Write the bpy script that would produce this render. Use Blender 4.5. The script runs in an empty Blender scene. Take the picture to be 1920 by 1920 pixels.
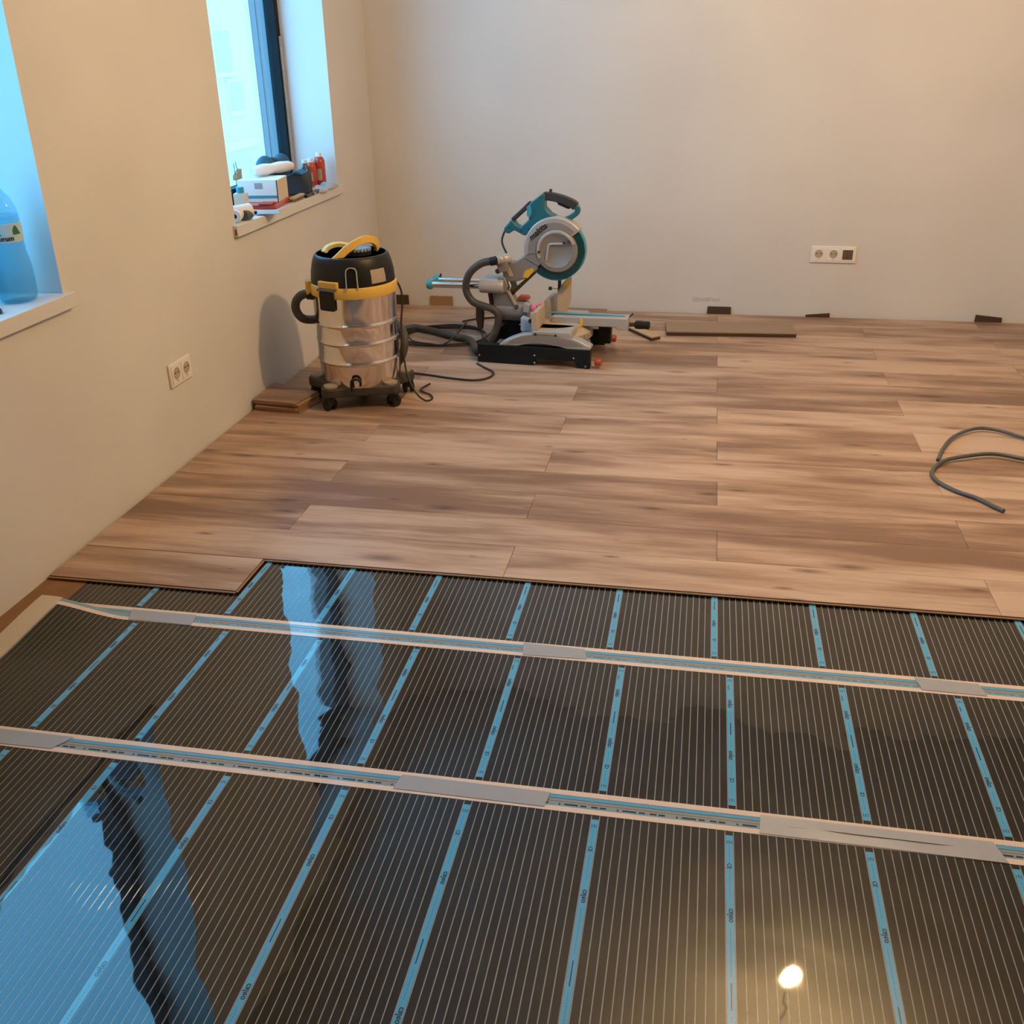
import bpy, bmesh, math, random
from mathutils import Vector, Matrix
random.seed(7)
S = bpy.context.scene
COL = S.collection
PI = math.pi
# ------------------------------------------------------------------ camera
cd = bpy.data.cameras.new('camera'); cam = bpy.data.objects.new('camera', cd); COL.objects.link(cam)
cd.sensor_fit = 'HORIZONTAL'; cd.sensor_width = 36.0; cd.lens = 36.0*1872.6/1920.0
cd.clip_start = .05; cd.clip_end = 200
_r = Vector((0.98304, 0.18278, -0.01508)); _f = Vector((-0.17144, 0.88662, -0.42954)); _u = Vector((-0.06514, 0.42484, 0.90292))
cam.matrix_world = Matrix(((_r.x, _u.x, -_f.x, 1.827), (_r.y, _u.y, -_f.y, 0.0), (_r.z, _u.z, -_f.z, 1.40), (0, 0, 0, 1)))
S.camera = cam
# ------------------------------------------------------------------ sky, exposure
SKY = (0.16, 0.57, 1.0); SKY_STRENGTH = 6.9
BULB_COLOR = (1.0, 0.65, 0.295); BULB_STRENGTH = 1340.0
w = bpy.data.worlds.new('overcast_sky'); S.world = w; w.use_nodes = True
bg = w.node_tree.nodes['Background']; bg.inputs[0].default_value = (*SKY, 1); bg.inputs[1].default_value = SKY_STRENGTH
S.view_settings.view_transform = 'Standard'; S.view_settings.look = 'None'
S.view_settings.exposure = 0.0; S.view_settings.gamma = 1.0; S.view_settings.use_curve_mapping = False
try:
    S.cycles.max_bounces = 5; S.cycles.diffuse_bounces = 3; S.cycles.glossy_bounces = 3; S.cycles.transmission_bounces = 2; S.cycles.transparent_max_bounces = 8
    S.cycles.use_adaptive_sampling = True; S.cycles.adaptive_threshold = .05; S.cycles.caustics_refractive = False
    S.cycles.sample_clamp_indirect = 6.0; S.cycles.use_light_tree = False
except Exception: pass

# ------------------------------------------------------------------ materials
MATS = {}
def nodes(name):
    m = bpy.data.materials.new(name); m.use_nodes = True; MATS[name] = m
    nt = m.node_tree; return m, nt, nt.nodes['Principled BSDF']
def N(nt, t, **kw):
    n = nt.nodes.new(t)
    for k, v in kw.items():
        if k.startswith('_'): setattr(n, k[1:], v)
        else: n.inputs[k.replace('__', ' ')].default_value = v
    return n
def P(name, col, rough=.5, metal=0., spec=.5, coat=0., coat_rough=.03, noise=0., nscale=30., bump=0., bscale=200., trans=0., ior=1.5, alpha=1.):
    """Principled material with procedural mottling and fine relief."""
    m, nt, b = nodes(name)
    b.inputs['Roughness'].default_value = rough; b.inputs['Metallic'].default_value = metal
    b.inputs['Specular IOR Level'].default_value = spec; b.inputs['IOR'].default_value = ior
    b.inputs['Coat Weight'].default_value = coat; b.inputs['Coat Roughness'].default_value = coat_rough
    b.inputs['Transmission Weight'].default_value = trans; b.inputs['Alpha'].default_value = alpha
    b.inputs['Base Color'].default_value = (*col, 1)
    tc = N(nt, 'ShaderNodeTexCoord')
    if noise:
        nz = N(nt, 'ShaderNodeTexNoise', Scale=nscale, Detail=4.0)
        nt.links.new(tc.outputs['Object'], nz.inputs['Vector'])
        mx = N(nt, 'ShaderNodeMix', _data_type='RGBA')
        mx.inputs[6].default_value = (*[c*(1-noise) for c in col], 1); mx.inputs[7].default_value = (*[min(1, c*(1+noise)) for c in col], 1)
        nt.links.new(nz.outputs['Fac'], mx.inputs[0]); nt.links.new(mx.outputs[2], b.inputs['Base Color'])
    if bump:
        nz = N(nt, 'ShaderNodeTexNoise', Scale=bscale, Detail=3.0)
        nt.links.new(tc.outputs['Object'], nz.inputs['Vector'])
        bp = N(nt, 'ShaderNodeBump', Strength=bump, Distance=.002)
        nt.links.new(nz.outputs['Fac'], bp.inputs['Height']); nt.links.new(bp.outputs[0], b.inputs['Normal'])
    return m
# painted plaster
def wall_mat():
    m, nt, b = nodes('plaster_paint')
    b.inputs['Roughness'].default_value = .75; b.inputs['Specular IOR Level'].default_value = .25
    g = N(nt, 'ShaderNodeNewGeometry')
    n1 = N(nt, 'ShaderNodeTexNoise', Scale=2.2, Detail=1.0)
    nt.links.new(g.outputs['Position'], n1.inputs['Vector'])
    r = N(nt, 'ShaderNodeValToRGB'); r.color_ramp.elements[0].color = (.69, .67, .64, 1); r.color_ramp.elements[1].color = (.74, .72, .69, 1)
    r.color_ramp.elements[0].position = .3; r.color_ramp.elements[1].position = .7
    nt.links.new(n1.outputs['Fac'], r.inputs[0]); nt.links.new(r.outputs[0], b.inputs['Base Color'])
wall_mat()
def laminate():
    m, nt, b = nodes('oak_laminate')
    L = nt.links.new
    b.inputs['Roughness'].default_value = .42; b.inputs['Specular IOR Level'].default_value = .4
    tc = N(nt, 'ShaderNodeTexCoord'); oi = N(nt, 'ShaderNodeObjectInfo')
    off = N(nt, 'ShaderNodeMath', _operation='MULTIPLY'); off.inputs[1].default_value = 83.0; L(oi.outputs['Random'], off.inputs[0])
    def nz(sx, sy, detail, rough=.55, dist=0.):
        mp = N(nt, 'ShaderNodeMapping'); mp.inputs['Scale'].default_value = (sx, sy, 1)
        L(tc.outputs['Object'], mp.inputs['Vector'])
        t = N(nt, 'ShaderNodeTexNoise', _noise_dimensions='4D', Scale=1.0, Detail=detail, Roughness=rough, Distortion=dist)
        L(mp.outputs[0], t.inputs['Vector']); L(off.outputs[0], t.inputs['W']); return t
    broad = nz(1.5, 9.5, 2., .5, .35); mid = nz(3.2, 34., 2.5, .6, .8); fine = nz(9., 105., 2.)
    a = N(nt, 'ShaderNodeMath', _operation='MULTIPLY_ADD'); L(mid.outputs['Fac'], a.inputs[0]); a.inputs[1].default_value = .30; a.inputs[2].default_value = -.15
    s1 = N(nt, 'ShaderNodeMath', _operation='ADD'); L(broad.outputs['Fac'], s1.inputs[0]); L(a.outputs[0], s1.inputs[1])
    a2 = N(nt, 'ShaderNodeMath', _operation='MULTIPLY_ADD'); L(fine.outputs['Fac'], a2.inputs[0]); a2.inputs[1].default_value = .24; a2.inputs[2].default_value = -.12
    s2 = N(nt, 'ShaderNodeMath', _operation='ADD'); L(s1.outputs[0], s2.inputs[0]); L(a2.outputs[0], s2.inputs[1])
    a3 = N(nt, 'ShaderNodeMath', _operation='MULTIPLY_ADD'); L(oi.outputs['Random'], a3.inputs[0]); a3.inputs[1].default_value = .24; a3.inputs[2].default_value = -.115
    s3 = N(nt, 'ShaderNodeMath', _operation='ADD'); L(s2.outputs[0], s3.inputs[0]); L(a3.outputs[0], s3.inputs[1])
    r = N(nt, 'ShaderNodeValToRGB'); cr = r.color_ramp
    cr.elements[0].position = .32; cr.elements[0].color = (.23, .135, .088, 1)
    cr.elements[1].position = .66; cr.elements[1].color = (.56, .40, .295, 1)
    e = cr.elements.new(.44); e.color = (.34, .215, .147, 1)
    e = cr.elements.new(.53); e.color = (.44, .295, .208, 1)
    L(s3.outputs[0], r.inputs[0])
    # knots
    mp = N(nt, 'ShaderNodeMapping'); mp.inputs['Scale'].default_value = (2.1, 7.5, 1)
    L(tc.outputs['Object'], mp.inputs['Vector'])
    cx = N(nt, 'ShaderNodeCombineXYZ'); L(off.outputs[0], cx.inputs[0]); L(off.outputs[0], cx.inputs[1])
    va = N(nt, 'ShaderNodeVectorMath', _operation='ADD'); L(mp.outputs[0], va.inputs[0]); L(cx.outputs[0], va.inputs[1])
    v = N(nt, 'ShaderNodeTexVoronoi', _voronoi_dimensions='2D', Scale=1.0); L(va.outputs[0], v.inputs['Vector'])
    sx = N(nt, 'ShaderNodeSeparateColor'); L(v.outputs['Color'], sx.inputs[0])
    k1 = N(nt, 'ShaderNodeMath', _operation='MULTIPLY_ADD'); L(sx.outputs[0], k1.inputs[0]); k1.inputs[1].default_value = .34; k1.inputs[2].default_value = -.15
    k2 = N(nt, 'ShaderNodeMath', _operation='MAXIMUM'); L(k1.outputs[0], k2.inputs[0]); k2.inputs[1].default_value = .0005
    k3 = N(nt, 'ShaderNodeMath', _operation='DIVIDE'); L(v.outputs['Distance'], k3.inputs[0]); L(k2.outputs[0], k3.inputs[1])
    kr = N(nt, 'ShaderNodeValToRGB'); kr.color_ramp.elements[0].position = .12; kr.color_ramp.elements[0].color = (.42, .36, .32, 1)
    kr.color_ramp.elements[1].position = .95; kr.color_ramp.elements[1].color = (1, 1, 1, 1)
    L(k3.outputs[0], kr.inputs[0])
    mx = N(nt, 'ShaderNodeMix', _data_type='RGBA', _blend_type='MULTIPLY'); mx.inputs[0].default_value = 1.0
    L(r.outputs[0], mx.inputs[6]); L(kr.outputs[0], mx.inputs[7]); L(mx.outputs[2], b.inputs['Base Color'])
laminate()
P('plank_back', (.33, .235, .165), .7, noise=.08, nscale=30)
P('fibre_core', (.34, .19, .10), .8, noise=.2, nscale=300)
P('fibre_dark', (.065, .037, .024), .8, noise=.25, nscale=200)
P('subfloor', (.27, .135, .06), .85, noise=.25, nscale=14, bump=.2)
def film(name, col, base_rough=.3, dust=0.):
    """glossy laminated film: clear coat over print, gently wavy like a sheet lying loose."""
    m, nt, b = nodes(name); L = nt.links.new
    b.inputs['Roughness'].default_value = base_rough; b.inputs['Base Color'].default_value = (*col, 1)
    b.inputs['Specular IOR Level'].default_value = .035
    b.inputs['Coat Weight'].default_value = 1.0; b.inputs['Coat Roughness'].default_value = .02; b.inputs['Coat IOR'].default_value = 1.58
    g = N(nt, 'ShaderNodeNewGeometry')
    n1 = N(nt, 'ShaderNodeTexNoise', Scale=4.2, Detail=1.5, Roughness=.45); L(g.outputs['Position'], n1.inputs['Vector'])
    n2 = N(nt, 'ShaderNodeTexNoise', Scale=26., Detail=1.0); L(g.outputs['Position'], n2.inputs['Vector'])
    mu = N(nt, 'ShaderNodeMath', _operation='MULTIPLY_ADD'); L(n2.outputs['Fac'], mu.inputs[0]); mu.inputs[1].default_value = .022; L(n1.outputs['Fac'], mu.inputs[2])
    bp = N(nt, 'ShaderNodeBump', Strength=1.0, Distance=.0034); L(mu.outputs[0], bp.inputs['Height'])
    L(bp.outputs[0], b.inputs['Normal']); L(bp.outputs[0], b.inputs['Coat Normal'])
    if dust:
        d = N(nt, 'ShaderNodeTexNoise', Scale=9., Detail=3., Roughness=.7); L(g.outputs['Position'], d.inputs['Vector'])
        r = N(nt, 'ShaderNodeValToRGB'); r.color_ramp.elements[0].position = .52; r.color_ramp.elements[0].color = (*col, 1)
        r.color_ramp.elements[1].position = .85; r.color_ramp.elements[1].color = (*[c+dust for c in col], 1)
        L(d.outputs['Fac'], r.inputs[0]); L(r.outputs[0], b.inputs['Base Color'])
film('carbon_film', (.007, .0065, .006), .30, .016)
film('clear_film', (.30, .31, .30), .3)
film('blue_film', (.085, .40, .66), .35)
film('copper_film', (.80, .62, .50), .35)
film('margin_film', (.33, .36, .37), .4)
film('print_ink', (.02, .03, .05), .4)
P('end_tape', (.62, .52, .40), .55, coat=.3, noise=.06)
P('silver_tape', (.36, .37, .39), .42, spec=.5, noise=.05, nscale=60, bump=.08, bscale=90)
P('scuff', (.58, .565, .55), .85, noise=.15, nscale=60)
P('tape_crease', (.12, .09, .07), .7)
P('white_plastic', (.88, .83, .77), .35)
P('socket_well', (.45, .39, .32), .5)
P('socket_dark', (.12, .085, .055), .5, noise=.3, nscale=80)
P('hole_dark', (.05, .035, .025), .7)
P('sill_white', (.72, .70, .67), .4, noise=.03)
P('frame_dark', (.010, .012, .015), .6, spec=.15)
P('frame_blue_grey', (.17, .20, .22), .6, spec=.2, noise=.08)
P('facade_white', (.80, .80, .79), .9, noise=.04, nscale=2)
P('facade_window', (.62, .52, .50), .5)
P('snow', (.86, .87, .88), .9, noise=.05, nscale=3, bump=.4, bscale=6)
P('steel', (.78, .73, .68), .13, metal=1., noise=.05, nscale=12)
P('chrome', (.75, .76, .78), .12, metal=1.)
P('black_plastic', (.010, .0095, .0095), .42, spec=.35, noise=.2)
P('black_dusty', (.05, .042, .034), .6, noise=.4, nscale=40)
P('dust_cap', (.36, .29, .21), .7, noise=.2, nscale=60)
P('yellow_plastic', (.78, .49, .09), .38)
P('yellow_pale', (.80, .66, .22), .4)
P('hose_grey', (.065, .057, .050), .5, noise=.2, nscale=40)
P('hose_dark', (.018, .014, .012), .45)
P('label_beige', (.42, .33, .25), .6, noise=.15, nscale=90)
P('cast_alu', (.30, .295, .29), .42, metal=.35, noise=.06, nscale=40)
P('light_alu', (.47, .465, .46), .38, metal=.2)
P('dusty_alu', (.50, .42, .33), .65, noise=.12, nscale=50)
P('saw_base_blue', (.006, .011, .016), .5, spec=.25)
P('teal', (.012, .145, .20), .36)
P('teal_light', (.05, .33, .47), .35)
P('teal_dark', (.008, .05, .065), .35)
P('grip_dark', (.035, .037, .040), .55)
P('rust_linkage', (.06, .045, .035), .55, metal=.3)
P('warn_yellow', (.85, .48, .04), .5)
P('red_plastic', (.42, .06, .025), .4)
P('pink_plastic', (.95, .22, .30), .4)
P('pale_blue', (.32, .42, .56), .5)
P('blade_steel', (.20, .26, .27), .3, metal=.9)
P('ink', (.02, .02, .02), .5)
P('cable_black', (.03, .024, .02), .5)
P('cable_grey', (.10, .105, .11), .45, noise=.15)
P('white_paper', (.85, .84, .82), .7)
P('carton', (.72, .60, .46), .75)
P('cardboard', (.34, .20, .10), .85)
P('core_brown', (.22, .08, .03), .8)
P('dark_cloth', (.035, .045, .055), .8, noise=.3, nscale=60)
P('blue_cloth', (.03, .10, .16), .8, noise=.3, nscale=60)
P('grey_cloth', (.42, .40, .38), .85, noise=.2, nscale=50, bump=.5, bscale=60)
P('red_drink', (.50, .045, .018), .25, coat=.5)
P('cap_white', (.85, .86, .86), .4)
P('wood_pale', (.55, .38, .22), .7, noise=.12, nscale=60)
P('bristle', (.30, .22, .14), .8)
P('leaf_green', (.02, .16, .09), .5)
P('label_film', (.50, .70, .75), .4)
P('bottle_cap_blue', (.01, .06, .16), .4)
P('black_shiny', (.012, .012, .014), .2, coat=.5)
def glass_mat(name, tint, fres_ior=1.45, rough=.0):
    m = bpy.data.materials.new(name); m.use_nodes = True; MATS[name] = m
    nt = m.node_tree; nt.nodes.remove(nt.nodes['Principled BSDF']); out = nt.nodes['Material Output']
    t = N(nt, 'ShaderNodeBsdfTransparent'); t.inputs[0].default_value = (*tint, 1)
    g = N(nt, 'ShaderNodeBsdfGlossy'); g.inputs['Roughness'].default_value = rough
    lw = N(nt, 'ShaderNodeLayerWeight', Blend=.5); pw = N(nt, 'ShaderNodeMath', _operation='POWER'); pw.inputs[1].default_value = 5.0
    f = N(nt, 'ShaderNodeMath', _operation='MULTIPLY_ADD'); f.inputs[1].default_value = .9; f.inputs[2].default_value = .04; mx = N(nt, 'ShaderNodeMixShader')
    nt.links.new(lw.outputs['Facing'], pw.inputs[0]); nt.links.new(pw.outputs[0], f.inputs[0])
    nt.links.new(f.outputs[0], mx.inputs[0]); nt.links.new(t.outputs[0], mx.inputs[1]); nt.links.new(g.outputs[0], mx.inputs[2]); nt.links.new(mx.outputs[0], out.inputs[0])
glass_mat('pane_glass', (.95, .98, .98))
def plastic_clear(name, tint, wob, through=None):
    m = bpy.data.materials.new(name); m.use_nodes = True; MATS[name] = m
    nt = m.node_tree; b = nt.nodes['Principled BSDF']; out = nt.nodes['Material Output']
    b.inputs['Base Color'].default_value = (*tint, 1); b.inputs['Roughness'].default_value = .12
    b.inputs['Coat Weight'].default_value = .6
    t = N(nt, 'ShaderNodeBsdfTransparent'); t.inputs[0].default_value = (*(through or [min(1, c*1.25+.1) for c in tint]), 1)
    mx = N(nt, 'ShaderNodeMixShader'); mx.inputs[0].default_value = wob
    nt.links.new(t.outputs[0], mx.inputs[1]); nt.links.new(b.outputs[0], mx.inputs[2]); nt.links.new(mx.outputs[0], out.inputs[0])
plastic_clear('bottle_blue', (.30, .68, .85), .22, (.72, .92, .98))
plastic_clear('water_blue', (.22, .60, .80), .20, (.70, .92, .98))
plastic_clear('bottle_smoke', (.10, .12, .13), .6)
plastic_clear('guard_teal', (.008, .10, .12), .66)
def emit(name, col, st):
    m = bpy.data.materials.new(name); m.use_nodes = True; MATS[name] = m
    nt = m.node_tree; nt.nodes.remove(nt.nodes['Principled BSDF'])
    e = N(nt, 'ShaderNodeEmission', Strength=st); e.inputs[0].default_value = (*col, 1)
    nt.links.new(e.outputs[0], nt.nodes['Material Output'].inputs[0])
emit('bulb_glow', BULB_COLOR, BULB_STRENGTH)

# ------------------------------------------------------------------ mesh helpers
class MB:
    def __init__(s): s.v = []; s.f = []
    def add(s, vs, fs):
        o = len(s.v); s.v += [tuple(x) for x in vs]; s.f += [tuple(i+o for i in f) for f in fs]; return s
    def box(s, x0, x1, y0, y1, z0, z1, M=None):
        vs = [(x, y, z) for z in (z0, z1) for y in (y0, y1) for x in (x0, x1)]
        if M: vs = [M @ Vector(v) for v in vs]
        return s.add(vs, [(0, 2, 3, 1), (4, 5, 7, 6), (0, 1, 5, 4), (2, 6, 7, 3), (0, 4, 6, 2), (1, 3, 7, 5)])
    def prism(s, pts, y0, y1, M=None):
        """outline in (x,z), extruded along y"""
        a = sum(pts[i][0]*pts[(i+1) % len(pts)][1]-pts[(i+1) % len(pts)][0]*pts[i][1] for i in range(len(pts)))
        if a < 0: pts = pts[::-1]
        n = len(pts); vs = [(x, y0, z) for x, z in pts]+[(x, y1, z) for x, z in pts]
        if M: vs = [M @ Vector(v) for v in vs]
        return s.add(vs, [tuple(range(n)), tuple(range(2*n-1, n-1, -1))]+[(i+n, (i+1) % n+n, (i+1) % n, i) for i in range(n)])
    def slab(s, pts, z0, z1, M=None):
        """outline in (x,y), extruded along z"""
        a = sum(pts[i][0]*pts[(i+1) % len(pts)][1]-pts[(i+1) % len(pts)][0]*pts[i][1] for i in range(len(pts)))
        if a < 0: pts = pts[::-1]
        n = len(pts); vs = [(x, y, z0) for x, y in pts]+[(x, y, z1) for x, y in pts]
        if M: vs = [M @ Vector(v) for v in vs]
        return s.add(vs, [tuple(range(n-1, -1, -1)), tuple(range(n, 2*n))]+[(i, (i+1) % n, (i+1) % n+n, i+n) for i in range(n)])
    def lathe(s, prof, n=48, c=(0, 0, 0), a0=0., a1=2*PI, M=None):
        full = abs(a1-a0-2*PI) < 1e-6; m = n if full else n+1; vs = []; fs = []
        for r, z in prof:
            for i in range(m):
                a = a0+(a1-a0)*i/n; vs.append(Vector((c[0]+r*math.cos(a), c[1]+r*math.sin(a), c[2]+z)))
        if M: vs = [M @ v for v in vs]
        for j in range(len(prof)-1):
            for i in range(n):
                k = (i+1) % m; fs.append((j*m+i, j*m+k, (j+1)*m+k, (j+1)*m+i))
        if full:
            if prof[0][0] > 1e-6: fs.append(tuple(range(m-1, -1, -1)))
            if prof[-1][0] > 1e-6: fs.append(tuple((len(prof)-1)*m+i for i in range(m)))
        return s.add(vs, fs)
    def cyl(s, p0, p1, r0, r1=None, n=20):
        p0 = Vector(p0); p1 = Vector(p1); d = p1-p0; L = d.length
        M = Matrix.Translation(p0) @ d.to_track_quat('Z', 'Y').to_matrix().to_4x4()
        return s.lathe([(r0, 0), (r0 if r1 is None else r1, L)], n, M=M)
    def sphere(s, c, r, n=16, sc=(1, 1, 1)):
        prof = [(max(1e-5, r*math.sin(PI*i/n)), -r*math.cos(PI*i/n)) for i in range(n+1)]
        M = Matrix.Translation(c) @ Matrix.Diagonal((*sc, 1))
        return s.lathe(prof, 2*n, M=M)
    def tube(s, pts, r, n=10, sub=6, rect=None, closed_caps=True):
        """swept round (or rect=(w,h)) tube along a Catmull-Rom curve"""
        P_ = [Vector(p) for p in pts]; C = []
        for i in range(len(P_)-1):
            p0 = P_[i-1] if i else P_[0]*2-P_[1]; p1, p2 = P_[i], P_[i+1]; p3 = P_[i+2] if i+2 < len(P_) else P_[-1]*2-P_[-2]
            for k in range(sub):
                t = k/sub
                C.append(.5*((2*p1)+(p2-p0)*t+(2*p0-5*p1+4*p2-p3)*t*t+(3*p1-p0-3*p2+p3)*t**3))
        C.append(P_[-1]); up = Vector((0, 0, 1)); vs = []; prev = None
        for i, c in enumerate(C):
            d = (C[min(i+1, len(C)-1)]-C[max(i-1, 0)]).normalized()
            if prev is None:
                x = d.cross(up)
                if x.length < 1e-3: x = d.cross(Vector((1, 0, 0)))
            else: x = prev-d*prev.dot(d)
            x.normalize(); prev = x; y = d.cross(x)
            rr = r(i/(len(C)-1)) if callable(r) else r
            if rect: ring = [(rect[0]/2*a, rect[1]/2*b_) for a, b_ in ((-1, -1), (1, -1), (1, 1), (-1, 1))]
            else: ring = [(rr*math.cos(2*PI*k/n), rr*math.sin(2*PI*k/n)) for k in range(n)]
            vs += [c+x*a+y*b_ for a, b_ in ring]
        m = 4 if rect else n; fs = []
        for i in range(len(C)-1):
            for k in range(m): fs.append((i*m+k, i*m+(k+1) % m, (i+1)*m+(k+1) % m, (i+1)*m+k))
        fs += [tuple(range(m-1, -1, -1)), tuple((len(C)-1)*m+k for k in range(m))]
        return s.add(vs, fs)
    def mesh(s, name, mat, ang=40):
        me = bpy.data.meshes.new(name); me.from_pydata(s.v, [], s.f)
        bm = bmesh.new(); bm.from_mesh(me); bmesh.ops.recalc_face_normals(bm, faces=bm.faces); bm.to_mesh(me); bm.free()
        for p in me.polygons: p.use_smooth = True
        me.set_sharp_from_angle(angle=math.radians(ang))
        me.materials.append(MATS[mat]); return me
    def build(s, name, mat, parent=None, bevel=0., ang=40):
        return link(name, s.mesh(name, mat, ang), parent, bevel)
def link(name, me, parent=None, bevel=0.):
    o = bpy.data.objects.new(name, me); COL.objects.link(o)
    if parent is not None: o.parent = parent
    if bevel:
        b = o.modifiers.new('bevel', 'BEVEL'); b.width = bevel; b.segments = 2; b.limit_method = 'ANGLE'; b.angle_limit = math.radians(40)
    return o
def tag(o, label=None, cat=None, group=None, kind=None):
    if label: o['label'] = label
    if cat: o['category'] = cat
    if group: o['group'] = group
    if kind: o['kind'] = kind
    return o
def empty(name, loc=(0, 0, 0), rz=0., label=None, cat=None, group=None, kind=None):
    o = bpy.data.objects.new(name, None); COL.objects.link(o); o.empty_display_size = .05
    o.location = loc; o.rotation_euler = (0, 0, rz); return tag(o, label, cat, group, kind)
def text_mesh(body, size, mat, shear=0., extrude=.0002, bold=0.):
    cu = bpy.data.curves.new('t', 'FONT'); cu.body = body; cu.size = size; cu.extrude = extrude; cu.align_x = 'CENTER'; cu.align_y = 'CENTER'
    cu.shear = shear; cu.offset = bold; cu.resolution_u = 2
    o = bpy.data.objects.new('t', cu); COL.objects.link(o)
    bpy.context.view_layer.update()
    me = bpy.data.meshes.new_from_object(o.evaluated_get(bpy.context.evaluated_depsgraph_get()))
    bpy.data.objects.remove(o); me.materials.clear(); me.materials.append(MATS[mat]); return me
def mesh_into(mb, me, M):
    mb.add([M @ v.co for v in me.vertices], [tuple(p.vertices) for p in me.polygons]); return mb
def RZ(a): return Matrix.Rotation(a, 4, 'Z')
def RX(a): return Matrix.Rotation(a, 4, 'X')
def RY(a): return Matrix.Rotation(a, 4, 'Y')
def T(x, y, z): return Matrix.Translation((x, y, z))

# ------------------------------------------------------------------ the room
XR, YB, YF, ZC = 4.75, 5.575, -2.6, 2.72
W1 = (1.42, 2.612); W2 = (3.787, 4.982); WZ = (.70, 2.50); XO = -.29
floor = MB().box(XO, XR, YF, YB, -.12, -.012).build('floor', 'subfloor'); tag(floor, 'brown underlay beneath the laminate and heating film', kind='structure')
m = MB()
m.box(XO, 0, YF, YB, -.012, WZ[0]); m.box(XO, 0, YF, YB, WZ[1], ZC)
for a, b in ((YF, W1[0]), (W1[1], W2[0]), (W2[1], YB)): m.box(XO, 0, a, b, WZ[0], WZ[1])
tag(m.build('wall_left', 'plaster_paint'), 'painted left wall with two deep window openings', kind='structure')
tag(MB().box(XO, XR, YB, YB+.2, -.12, ZC).build('wall_back', 'plaster_paint'), 'painted far wall with a triple socket', kind='structure')
tag(MB().box(XR, XR+.2, YF, YB+.2, -.12, ZC).build('wall_right', 'plaster_paint'), 'painted right wall', kind='structure')
tag(MB().box(XO, XR+.2, YF-.2, YF, -.12, ZC).build('wall_front', 'plaster_paint'), 'painted wall behind the viewer', kind='structure')
tag(MB().box(XO, XR+.2, YF-.2, YB+.2, ZC, ZC+.15).build('ceiling', 'plaster_paint'), 'painted ceiling', kind='structure')
# windows
for i, (a, b) in enumerate((W1, W2)):
    root = empty('window_%d' % (i+1), (0, 0, 0), kind='structure', label='deep window with dark frame and pale sill')
    zb, zt = .745, WZ[1]; x0, x1 = -.272, -.222
    mb = MB()
    mb.box(x0, x1, a, a+.07, zb, zt); mb.box(x0, x1, b-.045, b, zb, zt); mb.box(x0, x1, a+.07, b-.045, zb, zb+.07); mb.box(x0, x1, a+.07, b-.045, zt-.07, zt)
    mb.build('window_frame', 'frame_dark', root)
    if i == 1:
        MB().box(-.345, -.275, b-.042, b+.012, zb-.04, zt).box(-.322, -.316, b-.047, b-.042, zb-.04, zt).build('shutter_rail', 'frame_blue_grey', root)
        MB().box(-.372, -.346, b-.046, b+.03, zb-.05, zt).build('outer_trim', 'snow', root)
    MB().box(-.258, -.250, a+.07, b-.045, zb+.07, zt-.07).build('glass_pane', 'pane_glass', root)
    mb = MB().box(XO+.01, 0.0, a, b, .702, .745).box(0.0, .022, a-.03, b+.028, .702, .745)
    if i == 1: mb.box(.0, .022, a-.022, a-.018, .712, .735)
    mb.build('window_sill', 'sill_white', root, .002)
    if i == 1:
        MB().box(.008, .016, a-.0312, a-.0296, .709, .732).build('end_slot', 'core_brown', root)
        MB().box(-.2205, -.2125, b-.028, b-.012, .745, 1.42).build('foam_strip', 'grey_cloth', root)
# laid laminate
WP = .1942; Y0 = 2.459; TOP = 0.0; TH = .0080
_pm = {}
def plank_mesh(length, tongue):
    k = (round(length, 4), tongue)
    if k in _pm: return _pm[k]
    hx = length/2-.0004; hy = WP/2-.0004; c = .0011; mb = MB()
    vs = [(-hx, -hy, -TH), (hx, -hy, -TH), (hx, hy, -TH), (-hx, hy, -TH), (-hx, -hy, -c), (hx, -hy, -c), (hx, hy, -c), (-hx, hy, -c),
          (-hx+c, -hy+c, 0), (hx-c, -hy+c, 0), (hx-c, hy-c, 0), (-hx+c, hy-c, 0)]
    fs = [(3, 2, 1, 0), (8, 9, 10, 11)]
    for j in range(4):
        k2 = (j+1) % 4; fs += [(j, k2, k2+4, j+4), (j+4, k2+4, k2+8, j+8)]
    mb.add(vs, fs)
    me = mb.mesh('plank', 'oak_laminate', 10)
    if tongue:
        bm = bmesh.new(); bm.from_mesh(me)
        me.materials.append(MATS['fibre_core']); me.materials.append(MATS['fibre_dark'])
        for f in bm.faces:
            if f.normal.y < -.9 or f.normal.x > .9: f.material_index = 2
        def bx(x0, x1, y0, y1, z0, z1):
            q = [bm.verts.new((x, y, z)) for z in (z0, z1) for y in (y0, y1) for x in (x0, x1)]
            for f in [(0, 2, 3, 1), (4, 5, 7, 6), (0, 1, 5, 4), (2, 6, 7, 3), (0, 4, 6, 2), (1, 3, 7, 5)]:
                bm.faces.new([q[i] for i in f]).material_index = 1
        bx(-hx, hx, -hy-.007, -hy, -.0068, -.0036)
        if tongue == 2: bx(hx, hx+.006, -hy, hy, -.0068, -.0036)
        bm.to_mesh(me); bm.free()
    _pm[k] = me; return me
def plank(xa, xb, yc, tongue=0):
    o = link('plank', plank_mesh(xb-xa, tongue), floor); o.location = ((xa+xb)/2, yc, TOP); return o
for k in range(16):
    j = [.008, 1.322, 2.664, 3.998, XR-.01] if k % 2 == 0 else [.008, .591, 1.925, 3.259, 4.593, XR-.01]
    for a, b in zip(j, j[1:]): plank(a, b, Y0+WP*(k+.5), 1 if k == 0 else 0)
plank(.008, .591, Y0-WP/2-.002, 2)

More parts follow.
